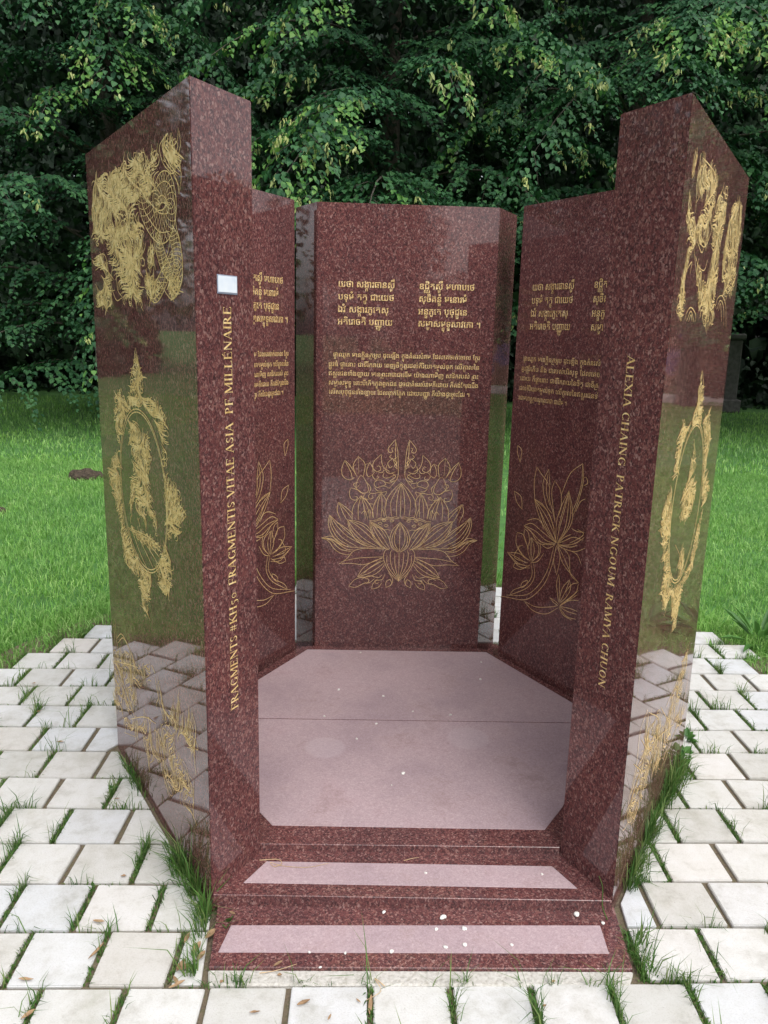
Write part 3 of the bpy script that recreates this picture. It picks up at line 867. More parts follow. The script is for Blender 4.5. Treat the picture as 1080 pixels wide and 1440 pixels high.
PEBBLES=[(-0.183, 3.425, 0.0695, 0.0062, 'white pebble at the back edge of the floor, left of centre'), (0.38, 3.335, 0.0695, 0.0061, 'white pebble near the rear right corner of the floor'), (0.352, 3.154, 0.0695, 0.0073, 'white pebble below the one in the rear right corner of the floor'), (-0.269, 3.034, 0.0695, 0.007, 'white pebble on the rear floor slab, left'), (-0.08, 2.982, 0.0695, 0.0069, 'white pebble on the rear floor slab, left of the middle'), (0.038, 2.852, 0.0695, 0.0054, 'white pebble on the rear floor slab just above the joint, in the middle'), (0.188, 2.827, 0.0695, 0.0067, 'white pebble on the rear floor slab just above the joint, right of the middle'), (-0.315, 2.804, 0.0695, 0.0066, 'white pebble just above the floor joint on the left'), (-0.11, 2.749, 0.0695, 0.0065, 'white pebble just below the floor joint'), (-0.183, 2.634, 0.0695, 0.0063, 'white pebble between the two round floor stains, nearer the left one'), (-0.018, 2.403, 0.0695, 0.0106, 'white largest pebble, alone on the front floor slab'), (-0.059, 2.335, 0.0695, 0.0035, 'white tiny pebble in front of the largest one on the front floor slab'), (0.031, 1.933, 0.0465, 0.005, 'white pebble on the upper step inset, right of the middle'), (0.367, 1.93, 0.0465, 0.0051, 'white pebble on the right end of the upper step inset'), (-0.09, 1.82, 0.0115, 0.0061, 'white pebble at the back of the lower step, centre left'), (0.07, 1.8, 0.0115, 0.0109, 'white largest pebble on the lower step, on its rear border right of centre'), (0.049, 1.759, 0.0115, 0.0072, 'white pebble on the lower step under the largest one'), (0.124, 1.761, 0.0115, 0.0084, 'white pebble on the lower step right of the largest one, upper of two'), (0.119, 1.705, 0.0115, 0.0082, 'white pebble on the lower step right of the largest one, lower of two'), (0.068, 1.698, 0.0115, 0.007, 'white pebble on the lower step beside the lower of the right-hand two'), (0.242, 1.706, 0.0115, 0.0059, 'white pebble on the lower step inset, far right'), (0.44, 1.813, 0.0115, 0.01, 'white pebble on the rear border of the lower step near its right end'), (0.504, 1.782, 0.0115, 0.0062, 'white pebble at the extreme right corner behind the lower step'), (-0.072, 1.683, 0.0115, 0.007, 'white pebble on the front border of the lower step, centre left'), (-0.19, 1.678, 0.0115, 0.0046, 'white pebble on the front border of the lower step, left part'), (-0.282, 1.681, 0.0115, 0.0047, 'white pebble near the front left corner of the lower step inset'), (-0.251, 1.633, 0.0115, 0.0046, 'white pebble on the lower step edge above the curb, left')]
FALLEN=[(-0.357, 1.643, 0.0115, 0.027, 0.008, 0.7, 'dry leaf standing on the front edge of the lower step, left'), (-0.35, 1.617, 0.003, 0.012, 0.009, 0.0, 'dry leaf lying on the curb under the lower step'), (-0.488, 1.596, 0.004, 0.01, 0.009, 1.0, 'yellow nutlet on the left end of the curb'), (-0.284, 1.537, 0.003, 0.034, 0.011, 0.5, 'curled brown leaf on the paver right of the first front joint'), (-0.395, 1.511, 0.003, 0.026, 0.007, 0.1, 'narrow orange leaf on the front paver at lower left of the steps'), (-0.594, 1.589, 0.003, 0.04, 0.01, 0.5, 'long tan leaf across the joint at the left front'), (-0.599, 1.646, 0.003, 0.04, 0.016, 1.3, 'tan leaf wedged beside the left tuft, lower'), (-0.604, 1.735, 0.003, 0.034, 0.013, 1.4, 'tan leaf wedged beside the left tuft, upper'), (-0.546, 1.745, 0.006, 0.04, 0.018, 1.1, 'crumpled tan leaf against the left end of the lower step'), (-0.554, 1.672, 0.006, 0.036, 0.015, 1.2, 'crumpled tan leaf in front of the left end of the lower step'), (-0.5, 1.811, 0.014, 0.022, 0.008, -0.6, 'curled leaf at the left rear corner of the lower step'), (-0.913, 1.505, 0.003, 0.034, 0.013, 0.8, 'orange-brown leaf at the bottom left picture corner'), (-0.852, 1.792, 0.003, 0.034, 0.012, -0.2, 'reddish leaf at the front of the second paver row, left'), (-0.842, 1.969, 0.003, 0.016, 0.008, 0.2, 'brown leaf in the joint behind the reddish leaf'), (-0.982, 2.344, 0.003, 0.022, 0.007, 0.0, 'pale leaf at the front edge of a small cut paver, left'), (-1.312, 2.704, 0.003, 0.028, 0.012, 0.3, 'orange leaf on a paver far left, near the left stele'), (-0.962, 1.604, 0.003, 0.036, 0.009, 0.0, 'brown strip of leaf in the joint at the lower left'), (-0.824, 1.69, 0.003, 0.06, 0.008, 1.25, 'brown leaf upright in the joint between two left pavers'), (-1.619, 3.195, 0.003, 0.02, 0.008, 0.2, 'reddish leaf in the farther left joints'), (-1.49, 2.941, 0.003, 0.02, 0.008, 0.3, 'tan leaf near the seventh left paver row'), (0.289, 1.528, 0.003, 0.012, 0.007, 0.3, 'brown leaf on the front paver, right of centre'), (0.327, 1.598, 0.004, 0.01, 0.007, 0.1, 'tan leaf on the curb towards its right end'), (-0.154, 1.542, 0.003, 0.016, 0.005, -0.8, 'tan leaf piece on the front paver beside the second front joint'), (-0.22, 1.497, 0.003, 0.018, 0.006, 1.2, 'small orange leaf at the bottom of the front paver, left')]
FALLEN += [(-.573, 1.70, .004, .044, .017, 1.3, 'broad tan leaf lying along the left end of the lower step'), (-.585, 1.64, .004, .036, .015, .9, 'tan leaf beside the front left corner of the curb'),
           (-.60, 1.60, .003, .03, .010, 2.2, 'curled tan leaf in the joint left of the curb'), (-.125, 1.53, .003, .05, .010, 1.5, 'brown leaf standing in the second joint in front of the steps')]
# ---------------------------------------------------------------- drawing on a face
class Face:
    """frame on a vertical face: s runs from p to q, z up; geometry is gathered and linked under a stele"""
    def __init__(s, p, q, out, root, org, flip=False):
        s.p = np.array(p); s.u = np.array(unit(p, q)); n = np.array([s.u[1], -s.u[0]])
        if n @ np.array(out) < 0: n = -n
        s.n = n; s.root = root; s.org = np.array([*org, 0.]); s.len = math.hypot(*sub(q, p)); s.flip = flip
    def map(s, S, Z, d):
        S = np.asarray(S, float)
        if s.flip: S = s.len-S
        X = s.p[0]+S*s.u[0]+d*s.n[0]; Y = s.p[1]+S*s.u[1]+d*s.n[1]
        return np.column_stack([X, Y, np.broadcast_to(Z, X.shape)])-s.org
    def ribbon(s, g, P, w, d=None, taper=True):
        P = np.asarray(P, float)
        if len(P) < 2: return
        T = np.gradient(P, axis=0); T /= np.linalg.norm(T, axis=1)[:, None]+1e-9
        Nn = np.column_stack([-T[:, 1], T[:, 0]])
        t = np.linspace(0, 1, len(P)); ww = w*(.45+.55*np.sin(np.pi*t)**.5)[:, None] if taper else w
        a = P+Nn*ww/2; b = P-Nn*ww/2
        d = rnd.uniform(.0005, .0013) if d is None else d
        V = np.vstack([s.map(a[:, 0], a[:, 1], d), s.map(b[:, 0], b[:, 1], d)])
        n = len(P); i = np.arange(n-1)
        g.put(V, np.column_stack([i, i+1, n+i+1, n+i]))
    def polys(s, g, V2, F, d):
        V = s.map(V2[:, 0], V2[:, 1], d)
        q = [f for f in F if len(f) == 4]; t = [f for f in F if len(f) == 3]
        g.put(V, q, t)
    def done(s, g, name): return add(name, g.mesh(name), GOLD, s.root)
def pairs(l): return np.array(l, float).reshape(-1, 2)/1000
def inside(P, poly):
    x, y = P[:, 0], P[:, 1]; r = np.zeros(len(P), bool); n = len(poly)
    for i in range(n):
        x0, y0 = poly[i]; x1, y1 = poly[(i+1) % n]
        c = ((y0 > y) != (y1 > y)) & (x < (x1-x0)*(y-y0)/(y1-y0+1e-12)+x0); r ^= c
    return r
def scribble(face, g, poly, dens, w=.0022, vert=.4, hole=None, size=.03):
    poly = np.asarray(poly); lo, hi = poly.min(0), poly.max(0)
    A = area([tuple(p) for p in poly]); n = int(A*dens/(size*2.2*w))
    tries = 0
    while n > 0 and tries < 60:
        tries += 1
        P = lo+(hi-lo)*rng.random((max(n*2, 8), 2)); P = P[inside(P, poly)][:n]
        for p in P:
            k = rnd.random()
            if k < vert:      # line following the drawing's common flow
                q = [p]; sg = rnd.choice((-1, 1)); L = size*rnd.uniform(.8, 2.6)
                for _ in range(8):
                    x_, y_ = q[-1]
                    a_ = math.pi/2+1.1*math.sin(17*x_+9*y_+2*math.sin(31*y_))+.7*math.sin(43*y_-23*x_)
                    q.append(q[-1]+sg*L/8*np.array([(2.0 if size < .036 else .8)*math.cos(a_), math.sin(a_)]))
                c = np.array(q)
            elif k < vert+(1-vert)*.6:     # curl
                r0 = size*rnd.uniform(.15, .5); a0 = rnd.uniform(0, 6.3); sg = rnd.choice((-1, 1)); t = np.linspace(0, 1, 9)
                r = r0*(1-.75*t); c = np.column_stack([p[0]+2.3*r*np.cos(a0+sg*t*5.5), p[1]+1.2*r*np.sin(a0+sg*t*5.5)])
            else:             # small flame
                L = size*rnd.uniform(.6, 1.6); b_ = rnd.uniform(.25, .5)*L; l = rnd.uniform(-.8, .8)*L; t = np.linspace(0, 1, 6)
                c = np.column_stack([p[0]+b_*np.sin(t*np.pi)+l*t, p[1]-L/2+L*t]); c2 = np.column_stack([p[0]-b_*np.sin(t*np.pi)+l*t, p[1]-L/2+L*t])
                if inside(c2, poly).mean() > .7: face.ribbon(g, c2, w*rnd.uniform(.7, 1.1))
            if inside(c, poly).mean() > .6: face.ribbon(g, c, w*rnd.uniform(.7, 1.2)); n -= 1
def engrave(face, name, lines, areas, dens, lw=.0030, w=.0022, vert=.4, outline=False, size=.03):
    g = Geo()
    for l in lines: face.ribbon(g, spline(pairs(l), 5), lw)
    for a in areas:
        a = pairs(a); scribble(face, g, a, dens, w, vert, size=size)
        if outline:
            face.ribbon(g, spline(np.vstack([a, a[:1]])+rng.normal(0, .002, (len(a)+1, 2)), 4), lw*.8, taper=False)
    return g
def net(face, g, centre, half, n=26, w=.0016):
    """serpent body: two edges and a net of crossing scale lines"""
    C = spline(centre, 8); T = np.gradient(C, axis=0); T /= np.linalg.norm(T, axis=1)[:, None]+1e-9
    Nn = np.column_stack([-T[:, 1], T[:, 0]]); t = np.linspace(0, 1, len(C)); h = half*(1-.45*np.abs(2*t-1)**2)
    face.ribbon(g, C+Nn*h[:, None], .003); face.ribbon(g, C-Nn*h[:, None], .003)
    for k in range(-3, n):
        for sg in (-1, 1):
            q = np.linspace(0, 1, 7); tt = (k+q*3.2)/n; ok = (tt >= 0) & (tt <= 1)
            if ok.sum() < 3: continue
            idx = tt[ok]*(len(C)-1); i0 = np.clip(idx.astype(int), 0, len(C)-2); f = (idx-i0)[:, None]
            P = C[i0]*(1-f)+C[i0+1]*f; NN = Nn[i0]; hh = h[i0]
            face.ribbon(g, P+NN*(sg*(2*q[ok]-1)*hh)[:, None], w, taper=False)

outL = Face(AL, BL, (-1, -1), sFL, oFL); outR = Face(AR, BR, (1, -1), sFR, oFR)
# --- upper panel: serpents and a crowd of dancing shapes
g = engrave(outL, 'dragon_engraving', LINES['dragonL'], AREAS['dragonL'], 1.75, w=.0030, vert=.78, size=.034)
net(outL, g, [(.435, 2.002), (.418, 1.931), (.365, 1.861), (.276, 1.813), (.196, 1.806), (.149, 1.842), (.171, 1.885), (.225, 1.894), (.266, 1.869), (.256, 1.84)], .040, 34)
net(outL, g, [(.16, 1.789), (.123, 1.75), (.109, 1.704), (.136, 1.664), (.184, 1.642)], .032, 18)
net(outL, g, [(.267, 1.798), (.251, 1.754), (.215, 1.714), (.157, 1.679)], .026, 14)
net(outL, g, [(.143, 1.733), (.21, 1.69), (.298, 1.649), (.358, 1.666), (.389, 1.698)], .026, 16)
outL.done(g, 'dragon_engraving')
g = engrave(outR, 'dragon_engraving', LINES['dragonR'], AREAS['dragonR'], 1.6, w=.0030, vert=.82, size=.036)
outR.done(g, 'dragon_engraving')
# --- middle panel: hand-mirror shaped roundel in a flaming frame
for f, ln, ar in ((outL, 'mirrorL', 'mirrorL'), (outR, 'mirrorR', 'mirrorR')):
    g = engrave(f, 'roundel_engraving', LINES[ln], AREAS[ar], 1.35, w=.0028, vert=.7, size=.024)
    for r_ in (.245, .236):
        th = np.linspace(0, 2*math.pi, 72)
        f.ribbon(g, np.column_stack([.513+r_*np.cos(th), 1.078+r_*np.sin(th)]), .0032, taper=False)
    f.done(g, 'roundel_engraving')
# --- lower panel: loose sheaves
for f, k in ((outL, 'reedL'), (outR, 'reedR')):
    g = engrave(f, 'sheaf_engraving', LINES[k], AREAS[k], .7, w=.0020, vert=.9, outline=False, size=.05)
    f.done(g, 'sheaf_engraving')

# --- lotus on the middle stele
fC = Face(GL, GR, (0, -1), sC, oC)
fR = Face(FRp, ER, (-1, -1), sBR, oBR)
fL = Face(EL, FLp, (1, -1), sBL, oBL)
g = Geo()
for l in LINES['lotus']:
    P = spline(pairs(l), 5)
    fC.ribbon(g, P, .0022); Q = P.copy(); Q[:, 0] = .789-Q[:, 0]; fC.ribbon(g, Q, .0022)
fC.done(g, 'lotus_engraving')
for f, mir in ((fR, False), (fL, True)):
    g = Geo()
    for l in LINES['bouquet']:
        P = spline(pairs(l), 5)
        if mir: P[:, 0] = f.len-P[:, 0]
        f.ribbon(g, P, .0027)
    f.done(g, 'lotus_engraving')

# ---------------------------------------------------------------- Khmer script, set cluster by cluster
_glyph = {}
def raw_glyph(s):
    if s in _glyph: return _glyph[s]
    c = bpy.data.curves.new('glyph', 'FONT'); c.body = s; c.size = 1; c.resolution_u = 2
    o = bpy.data.objects.new('glyph', c)
    me = bpy.data.meshes.new_from_object(o)
    V = np.array([v.co[:2] for v in me.vertices]) if len(me.vertices) else np.zeros((0, 2))
    F = [tuple(p.vertices) for p in me.polygons]
    bpy.data.objects.remove(o); bpy.data.curves.remove(c); bpy.data.meshes.remove(me)
    _glyph[s] = (V, F); return V, F
_adv = {}
def adv(ch):
    if ch not in _adv:
        a = raw_glyph(ch+'ក')[0]; k = raw_glyph('ក')[0]
        _adv[ch] = max(0., a[:, 0].max()-k[:, 0].max()) if len(a) else .3
    return _adv[ch]
PRE = 'េែៃ'; SPLIT = {'ោ': ('េ', 'ា'), 'ើ': ('េ', 'ី'), 'ៅ': ('េ', 'ា'), 'ៀ': ('េ', 'ី'), 'ឿ': ('េ', 'ឺ')}
MARKS = 'ិីឹឺុូួំ់៉៏៍៊័'
def clusters(t):
    out = []; i = 0
    while i < len(t):
        c = [t[i]]; i += 1
        while i < len(t) and (t[i] == '្' or t[i] in PRE or t[i] in SPLIT or t[i] in MARKS or t[i] in 'ាះ'):
            if t[i] == '្': c.append('្'+t[i+1]); i += 2
            else: c.append(t[i]); i += 1
        out.append(c)
    return out
def khmer(text):
    """2-D triangles of a line of text at size 1"""
    items = []; x = 0
    def place(V, F, dx, dy, k=1):
        if len(V): items.append((np.column_stack([V[:, 0]*k+dx, V[:, 1]*k+dy]), F))
    for c in clusters(text):
        base = c[0]
        if base == ' ': x += .30; continue
        pre = [k for k in c[1:] if k in PRE]+[SPLIT[k][0] for k in c[1:] if k in SPLIT]
        for k in pre: place(*raw_glyph(k), x, 0); x += adv(k)
        if '្រ' in c:
            V = np.array([(.04, -.27), (.10, -.27), (.10, .42), (.04, .42), (.10, -.27), (.52, -.27), (.52, -.21), (.10, -.21)])
            place(V, [(0, 1, 2, 3), (4, 5, 6, 7)], x, 0); x += .13
        V, F = raw_glyph(base); place(V, F, x, 0); a = adv(base)
        low = 0
        for k in c[1:]:
            if k[0] == '្' and k[1] != 'រ':
                V, F = raw_glyph(k[1]); w_ = V[:, 0].max()-V[:, 0].min()
                place(V, F, x+(a-w_*.62)/2-V[:, 0].min()*.62, -.40-low, .60); low += .1
        x += a
        for k in c[1:]:
            if k in SPLIT: k = SPLIT[k][1]
            elif k in PRE or k[0] == '្': continue
            V, F = raw_glyph(k)
            dy = -.30 if (low and k in 'ុូួ') else 0
            place(V, F, x, dy)
            if k in 'ាះ': x += adv(k)
    return items, x
def khmer_line(face, g, text, s0, s1, z, size, bold=0, mir=0):
    items, L = khmer(text); kx = (s1-s0)/L
    for i, (V, F) in enumerate(items):
        P = np.column_stack([s0+V[:, 0]*kx, z+V[:, 1]*size])
        face.polys(g, P, F, .0006+.0002*(i % 3))
        if bold:
            P2 = P+np.array([bold, bold*.4]); face.polys(g, P2, F, .0013+.0002*(i % 3))
VERSE = [('យថា សង្ការធានស្មឹ', .0924, .342, 1.748), ('បទុមំ តត្ថ ជាយេថ', .093, .340, 1.694), ('ឯវំ សង្ការភូតេសុ', .0915, .318, 1.6405), ('អតិរោចតិ បញ្ញាយ', .0916, .336, 1.588),
         ('ឧជ្ឈិតស្មឹ មហាបថេ', .447, .693, 1.748), ('សុចិគន្ធំ មនោរមំ', .447, .662, 1.694), ('អន្ធភូតេ បុថុជ្ជនេ', .4465, .665, 1.6405), ('សម្មាសម្ពុទ្ធសាវកោ ។', .4465, .727, 1.588)]
PARA = [('ផ្កាឈូក មានក្លិនក្រអូប ដុះឡើង ក្នុងគំនរសំរាម ដែលគេចាក់ចោល ក្បែរ', .0744, .731, 1.448), ('ផ្លូវធំ ផ្កានោះ ជាទីរីករាយ ពេញចិត្តគួរដល់កិរិយាតម្កល់ទុក លើក្បាលនៃ', .0535, .731, 1.4055),
        ('ឥស្សរជនទាំងឡាយ មានព្រះរាជាជាដើម យ៉ាងណាមិញ សាវ័ករបស់ ព្រះ', .0538, .729, 1.365), ('សម្មាសម្ពុទ្ធ ទោះបីកើតក្នុងពួកជន ដូចជាគំនរសំរាមក៏ដោយ ក៏គង់តែរុងរឿង', .054, .7295, 1.324),
        ('លើសបុថុជ្ជនទាំងឡាយ ដែលខ្វាក់ភ្នែក ដោយបញ្ញា ក៏យ៉ាងដូច្នោះដែរ ។', .056, .6925, 1.283)]
PARA_R = [('ផ្កាឈូក មានក្លិនក្រអូប ដុះឡើង ក្នុងគំនរសំរាម ដែលគេចាក់', .0634, .690, 1.455), ('គួរឱ្យរំភើប និង ជារបស់បរិសុទ្ធ ដែលគេចាក់ចោល ក្បែរផ្លូវ', .054, .700, 1.412),
          ('ដោយ ក៏ផ្កានោះ ជាទីរីករាយនៃចិត្ត ជាទីស្រឡាញ់ ពេញចិត្ត', .050, .700, 1.370), ('ដល់កិរិយាតម្កល់ទុក លើក្បាលនៃឥស្សរជនទាំងឡាយ មានព្រះ', .048, .700, 1.328),
          ('រាជាមហាក្សត្របណ្ដាព្រះរាជា ជាដើម ។', .0464, .348, 1.286)]
DX = {fC: 0, fR: -.007, fL: .02}
for f, para in ((fC, PARA), (fR, PARA_R), (fL, PARA)):
    g = Geo()
    for t, a, b_, z in VERSE: khmer_line(f, g, t, a+DX[f], b_+DX[f], z, .040, .0012)
    f.done(g, 'verse_inscription')
    g = Geo()
    for t, a, b_, z in para: khmer_line(f, g, t, a+DX[f], b_+DX[f], z, .028, .0006)
    f.done(g, 'small_inscription')

# ---------------------------------------------------------------- roman capitals with serifs
TK, TN = .15, .05
def L_(x0, y0, x1, y1, w): return ('l', x0, y0, x1, y1, w)
def stem(x, w=TK, lo=1, hi=1):
    o = [L_(x, 0, x, 1, w)]
    if lo: o.append(L_(x-w/2-.07, .018, x+w/2+.07, .018, .036))
    if hi: o.append(L_(x-w/2-.07, .982, x+w/2+.07, .982, .036))
    return o
def srf(x, y, w=.26): return L_(x-w/2, y, x+w/2, y, .036)
def arc(cx, cy, rx, ry, a0, a1, tk=TK): return ('a', cx, cy, rx, ry, a0, a1, tk)
GL_ = {
 'A': ([L_(.08, 0, .40, 1, TN), L_(.40, 1, .72, 0, TK), L_(.20, .34, .60, .34, .04), srf(.08, .018, .22), srf(.72, .018)], .84),
 'C': ([arc(.44, .5, .36, .48, 48, 312), L_(.74, .70, .74, .98, .04), L_(.74, .04, .74, .28, .03)], .84),
 'E': (stem(.16)+[L_(.16, .975, .62, .975, .05), L_(.16, .52, .5, .52, .05), L_(.16, .025, .64, .025, .05), L_(.62, .80, .62, 1, .04), L_(.5, .42, .5, .62, .035), L_(.65, 0, .65, .22, .04)], .74),
 'F': (stem(.16)+[L_(.16, .975, .60, .975, .05), L_(.16, .50, .48, .50, .05), L_(.60, .78, .60, 1, .04), L_(.48, .40, .48, .60, .035)], .68),
 'G': ([arc(.44, .5, .36, .48, 48, 318), L_(.74, .72, .74, .98, .04), L_(.74, .04, .74, .42, .13), srf(.74, .42, .27)], .90),
 'H': (stem(.16)+stem(.70)+[L_(.16, .5, .70, .5, .05)], .88),
 'I': (stem(.16), .34),
 'K': (stem(.16)+[L_(.2, .42, .62, .98, TN), L_(.34, .58, .72, .02, TK), srf(.62, .982, .22), srf(.74, .018)], .82),
 'L': (stem(.16)+[L_(.16, .025, .60, .025, .05), L_(.62, 0, .62, .24, .04)], .70),
 'M': (stem(.13, TN)+stem(.88)+[L_(.13, 1, .48, .08, TK), L_(.48, .08, .86, 1, TN)], 1.04),
 'N': (stem(.13, TN)+stem(.72, TN, lo=0)+[L_(.12, 1, .70, .02, TK)], .88),
 'O': ([arc(.44, .5, .37, .48, 0, 360)], .90),
 'P': (stem(.16)+[arc(.30, .735, .28, .245, -90, 90), L_(.16, .972, .32, .972, .05), L_(.16, .498, .32, .498, .05)], .68),
 'R': (stem(.16)+[arc(.30, .735, .26, .245, -90, 90), L_(.16, .972, .32, .972, .05), L_(.16, .498, .32, .498, .05), L_(.34, .5, .68, .02, TK), srf(.72, .018, .20)], .80),
 'S': ([arc(.30, .735, .20, .235, 35, 262, .12), arc(.30, .265, .22, .235, 82, -145, .14), L_(.50, .74, .50, .96, .035), L_(.07, .05, .07, .28, .035)], .60),
 'T': ([L_(.36, 0, .36, 1, TK), srf(.36, .018, .3), L_(.04, .972, .68, .972, .05), L_(.04, .76, .04, 1, .04), L_(.68, .76, .68, 1, .04)], .74),
 'U': ([L_(.16, .3, .16, 1, TK), L_(.70, .3, .70, 1, TN), srf(.16, .982, .28), srf(.70, .982, .22), arc(.43, .32, .27, .30, 180, 360, .10)], .86),
 'V': ([L_(.08, 1, .40, 0, TK), L_(.40, 0, .70, 1, TN), srf(.08, .982), srf(.70, .982, .22)], .80),
 'X': ([L_(.08, 1, .66, 0, TK), L_(.66, 1, .08, 0, TN), srf(.1, .982), srf(.66, .982, .22), srf(.08, .018, .22), srf(.68, .018)], .80),
 'Y': ([L_(.06, 1, .38, .46, TK), L_(.38, .46, .68, 1, TN), L_(.38, 0, .38, .5, TK), srf(.08, .982), srf(.68, .982, .22), srf(.38, .018, .28)], .76),
 '#': ([L_(.22, .05, .30, .95, .06), L_(.46, .05, .54, .95, .06), L_(.08, .34, .64, .34, .06), L_(.12, .66, .68, .66, .06)], .78),
 '5': ([L_(.14, .32, .18, .64, .05), L_(.17, .62, .50, .62, .09), arc(.26, .03, .24, .30, 100, -120, .13)], .60),
 '0': ([arc(.32, .31, .25, .30, 0, 360, .08)], .66)}
GL_['É'] = (GL_['E'][0]+[L_(.34, 1.08, .50, 1.26, .07)], .74)
def roman(face, g, text, start, end, base, size, updir):
    """updir 1: reads bottom to top; -1: top to bottom"""
    segs = []; x = 0
    for ch in text:
        if ch == ' ': x += .36; continue
        for p in GL_[ch][0]: segs.append((x, p))
        x += GL_[ch][1]+.05
    k = (end-start)/x
    for i, (ox, p) in enumerate(segs):
        if p[0] == 'l':
            _, x0, y0, x1, y1, w = p; P = np.array([(x0, y0), (x1, y1)])
            T = P[1]-P[0]; T = T/np.linalg.norm(T); n_ = np.array([-T[1], T[0]])*w/2
            q = np.array([P[0]+n_, P[0]-n_, P[1]-n_, P[1]+n_]); F = [(0, 1, 2, 3)]
        else:
            _, cx, cy, rx, ry, a0, a1, tk = p; n = 18; a = np.radians(np.linspace(a0, a1, n))
            th = TN*.8+(tk-TN*.8)*np.abs(np.cos(a))
            if text and tk in (.12, .14): th = TN+(tk-TN)*np.abs(np.sin(a*1.0-.6))
            o_ = np.column_stack([cx+rx*np.cos(a), cy+ry*np.sin(a)]); i_ = np.column_stack([cx+(rx-th)*np.cos(a), cy+(ry-th*.8)*np.sin(a)])
            q = np.vstack([o_, i_]); j = np.arange(n-1); F = [tuple(f) for f in np.column_stack([j, j+1, n+j+1, n+j])]
        q = q+np.array([ox, 0]); al = start+q[:, 0]*k; ac = base+(-q[:, 1] if updir > 0 else q[:, 1])*size
        face.polys(g, np.column_stack([ac, al]), F, .0006+.0001*(i % 9))
eL = Face(AL, CL, (1, -1), sFL, oFL); eR = Face(AR, CR, (-1, -1), sFR, oFR)
# on the left face s grows to the viewer's right; on the right face it runs the other way
g = Geo(); roman(eL, g, 'FRAGMENTS #KH50  FRAGMENTIS VITAE ASIA  PF MILLÉNAIRE', .552, 1.616, .1225, .0285, 1); eL.done(g, 'lettering')
g = Geo(); roman(eR, g, 'ALEXIA CHAING  PATRICK NGOUM  RAMYA CHUON', 1.523, .633, .1215, .0245, 1); eR.done(g, 'lettering')
# small plaque on the left edge face
def plate(face, s0, s1, z0, z1, d0, d1, m, name, parent):
    V = np.vstack([face.map([s0, s1, s1, s0], np.array([z0, z0, z1, z1]), d0), face.map([s0, s1, s1, s0], np.array([z0, z0, z1, z1]), d1)])
    me = bpy.data.meshes.new(name); bm = bmesh.new(); vv = [bm.verts.new(v) for v in V]
    for f in ((4, 5, 6, 7), (3, 2, 1, 0), (0, 1, 5, 4), (1, 2, 6, 5), (2, 3, 7, 6), (3, 0, 4, 7)): bm.faces.new([vv[k] for k in f])
    bmesh.ops.recalc_face_normals(bm, faces=bm.faces); bmesh.ops.bevel(bm, geom=bm.edges[:], offset=.0006, segments=1, affect='EDGES')
    bm.to_mesh(me); bm.free(); return add(name, me, m, parent)
m, nt, b = mat('plaque_metal'); b.inputs['Base Color'].default_value = (.36, .40, .52, 1); b.inputs['Roughness'].default_value = .3; b.inputs['Metallic'].default_value = .4; PLM = m
m, nt, b = mat('plaque_white'); v = coords(nt)
nt.links.new(ramp(nt, noise(nt, v, 25, 2), [(.3, (.66, .73, .84)), (.7, (.80, .84, .90))]), b.inputs['Base Color']); b.inputs['Roughness'].default_value = .25; PLW = m
pl = plate(eL, .0745, .1475, 1.6425, 1.6870, .0003, .0016, PLM, 'plaque', sFL)
plate(eL, .0775, .1450, 1.6465, 1.6845, .0012, .0024, PLW, 'plaque_face', pl)
# ---------------------------------------------------------------- grass
def blades(g, P, h, w, lean, az=None, curl=1.0):
    """P (n,3) bases; every blade is a bent tapering strip of two pieces"""
    n = len(P); az = rng.uniform(0, 2*math.pi, n) if az is None else az
    face_ = az+rng.uniform(-.9, .9, n)+math.pi/2
    d = np.column_stack([np.cos(az), np.sin(az), np.zeros(n)]); s_ = np.column_stack([np.cos(face_), np.sin(face_), np.zeros(n)])*(w/2)[:, None]
    mid = P+d*(h*lean*.30)[:, None]+np.array([0, 0, 1.])*(h*.58)[:, None]
    tip = P+d*(h*lean)[:, None]*curl+np.array([0, 0, 1.])*(h*np.sqrt(np.clip(1-(lean*.75)**2, .05, 1)))[:, None]
    V = np.stack([P-s_, P+s_, mid+s_*.85, mid-s_*.85, tip], 1).reshape(-1, 3)
    i = np.arange(n)*5
    g.put(V, np.column_stack([i, i+1, i+2, i+3]), np.column_stack([i+3, i+2, i+4]))
def lawn_patch(name, n, sampler, h0, h1, w0, w1, rim_=False):
    g = Geo(); P = sampler(n)
    r = np.hypot(P[:, 0]-PC[0], P[:, 1]-PC[1])
    edge = PR+.02*np.sin(P[:, 0]*9)+.04*np.sin(P[:, 1]*5+1)-(.20 if rim_ else 0)
    P = P[(r > edge) & ~((P[:, 1] < 1.45) & (np.abs(P[:, 0]) < 1.52) & (P[:, 1] > -8))]
    m_ = np.ones(len(P), bool)
    if rim_:
        for (_, _, _, q, _) in pavers:
            q = np.array(q); lo, hi = q.min(0)-.002, q.max(0)+.002; m_ &= ~((P > lo).all(1) & (P < hi).all(1))
    for (mx, my, mr) in MOLES: m_ &= np.hypot(P[:, 0]-mx, P[:, 1]-my) > mr*.75
    P = P[m_]; n = len(P)
    patch = .5+.5*np.sin(P[:, 0]*1.7+np.sin(P[:, 1]*1.1)*2)*np.sin(P[:, 1]*1.3+1)
    h = rng.uniform(h0, h1, n)*(.75+.5*patch); w = rng.uniform(w0, w1, n)
    blades(g, np.column_stack([P, np.full(n, -.022)]), h, w, rng.uniform(.2, 1.15, n))
    return tag(add(name, g.mesh(name), GRASS), kind='stuff')
MOLES = [(-3.14, 8.0, .165), (-3.36, 6.40, .12)]
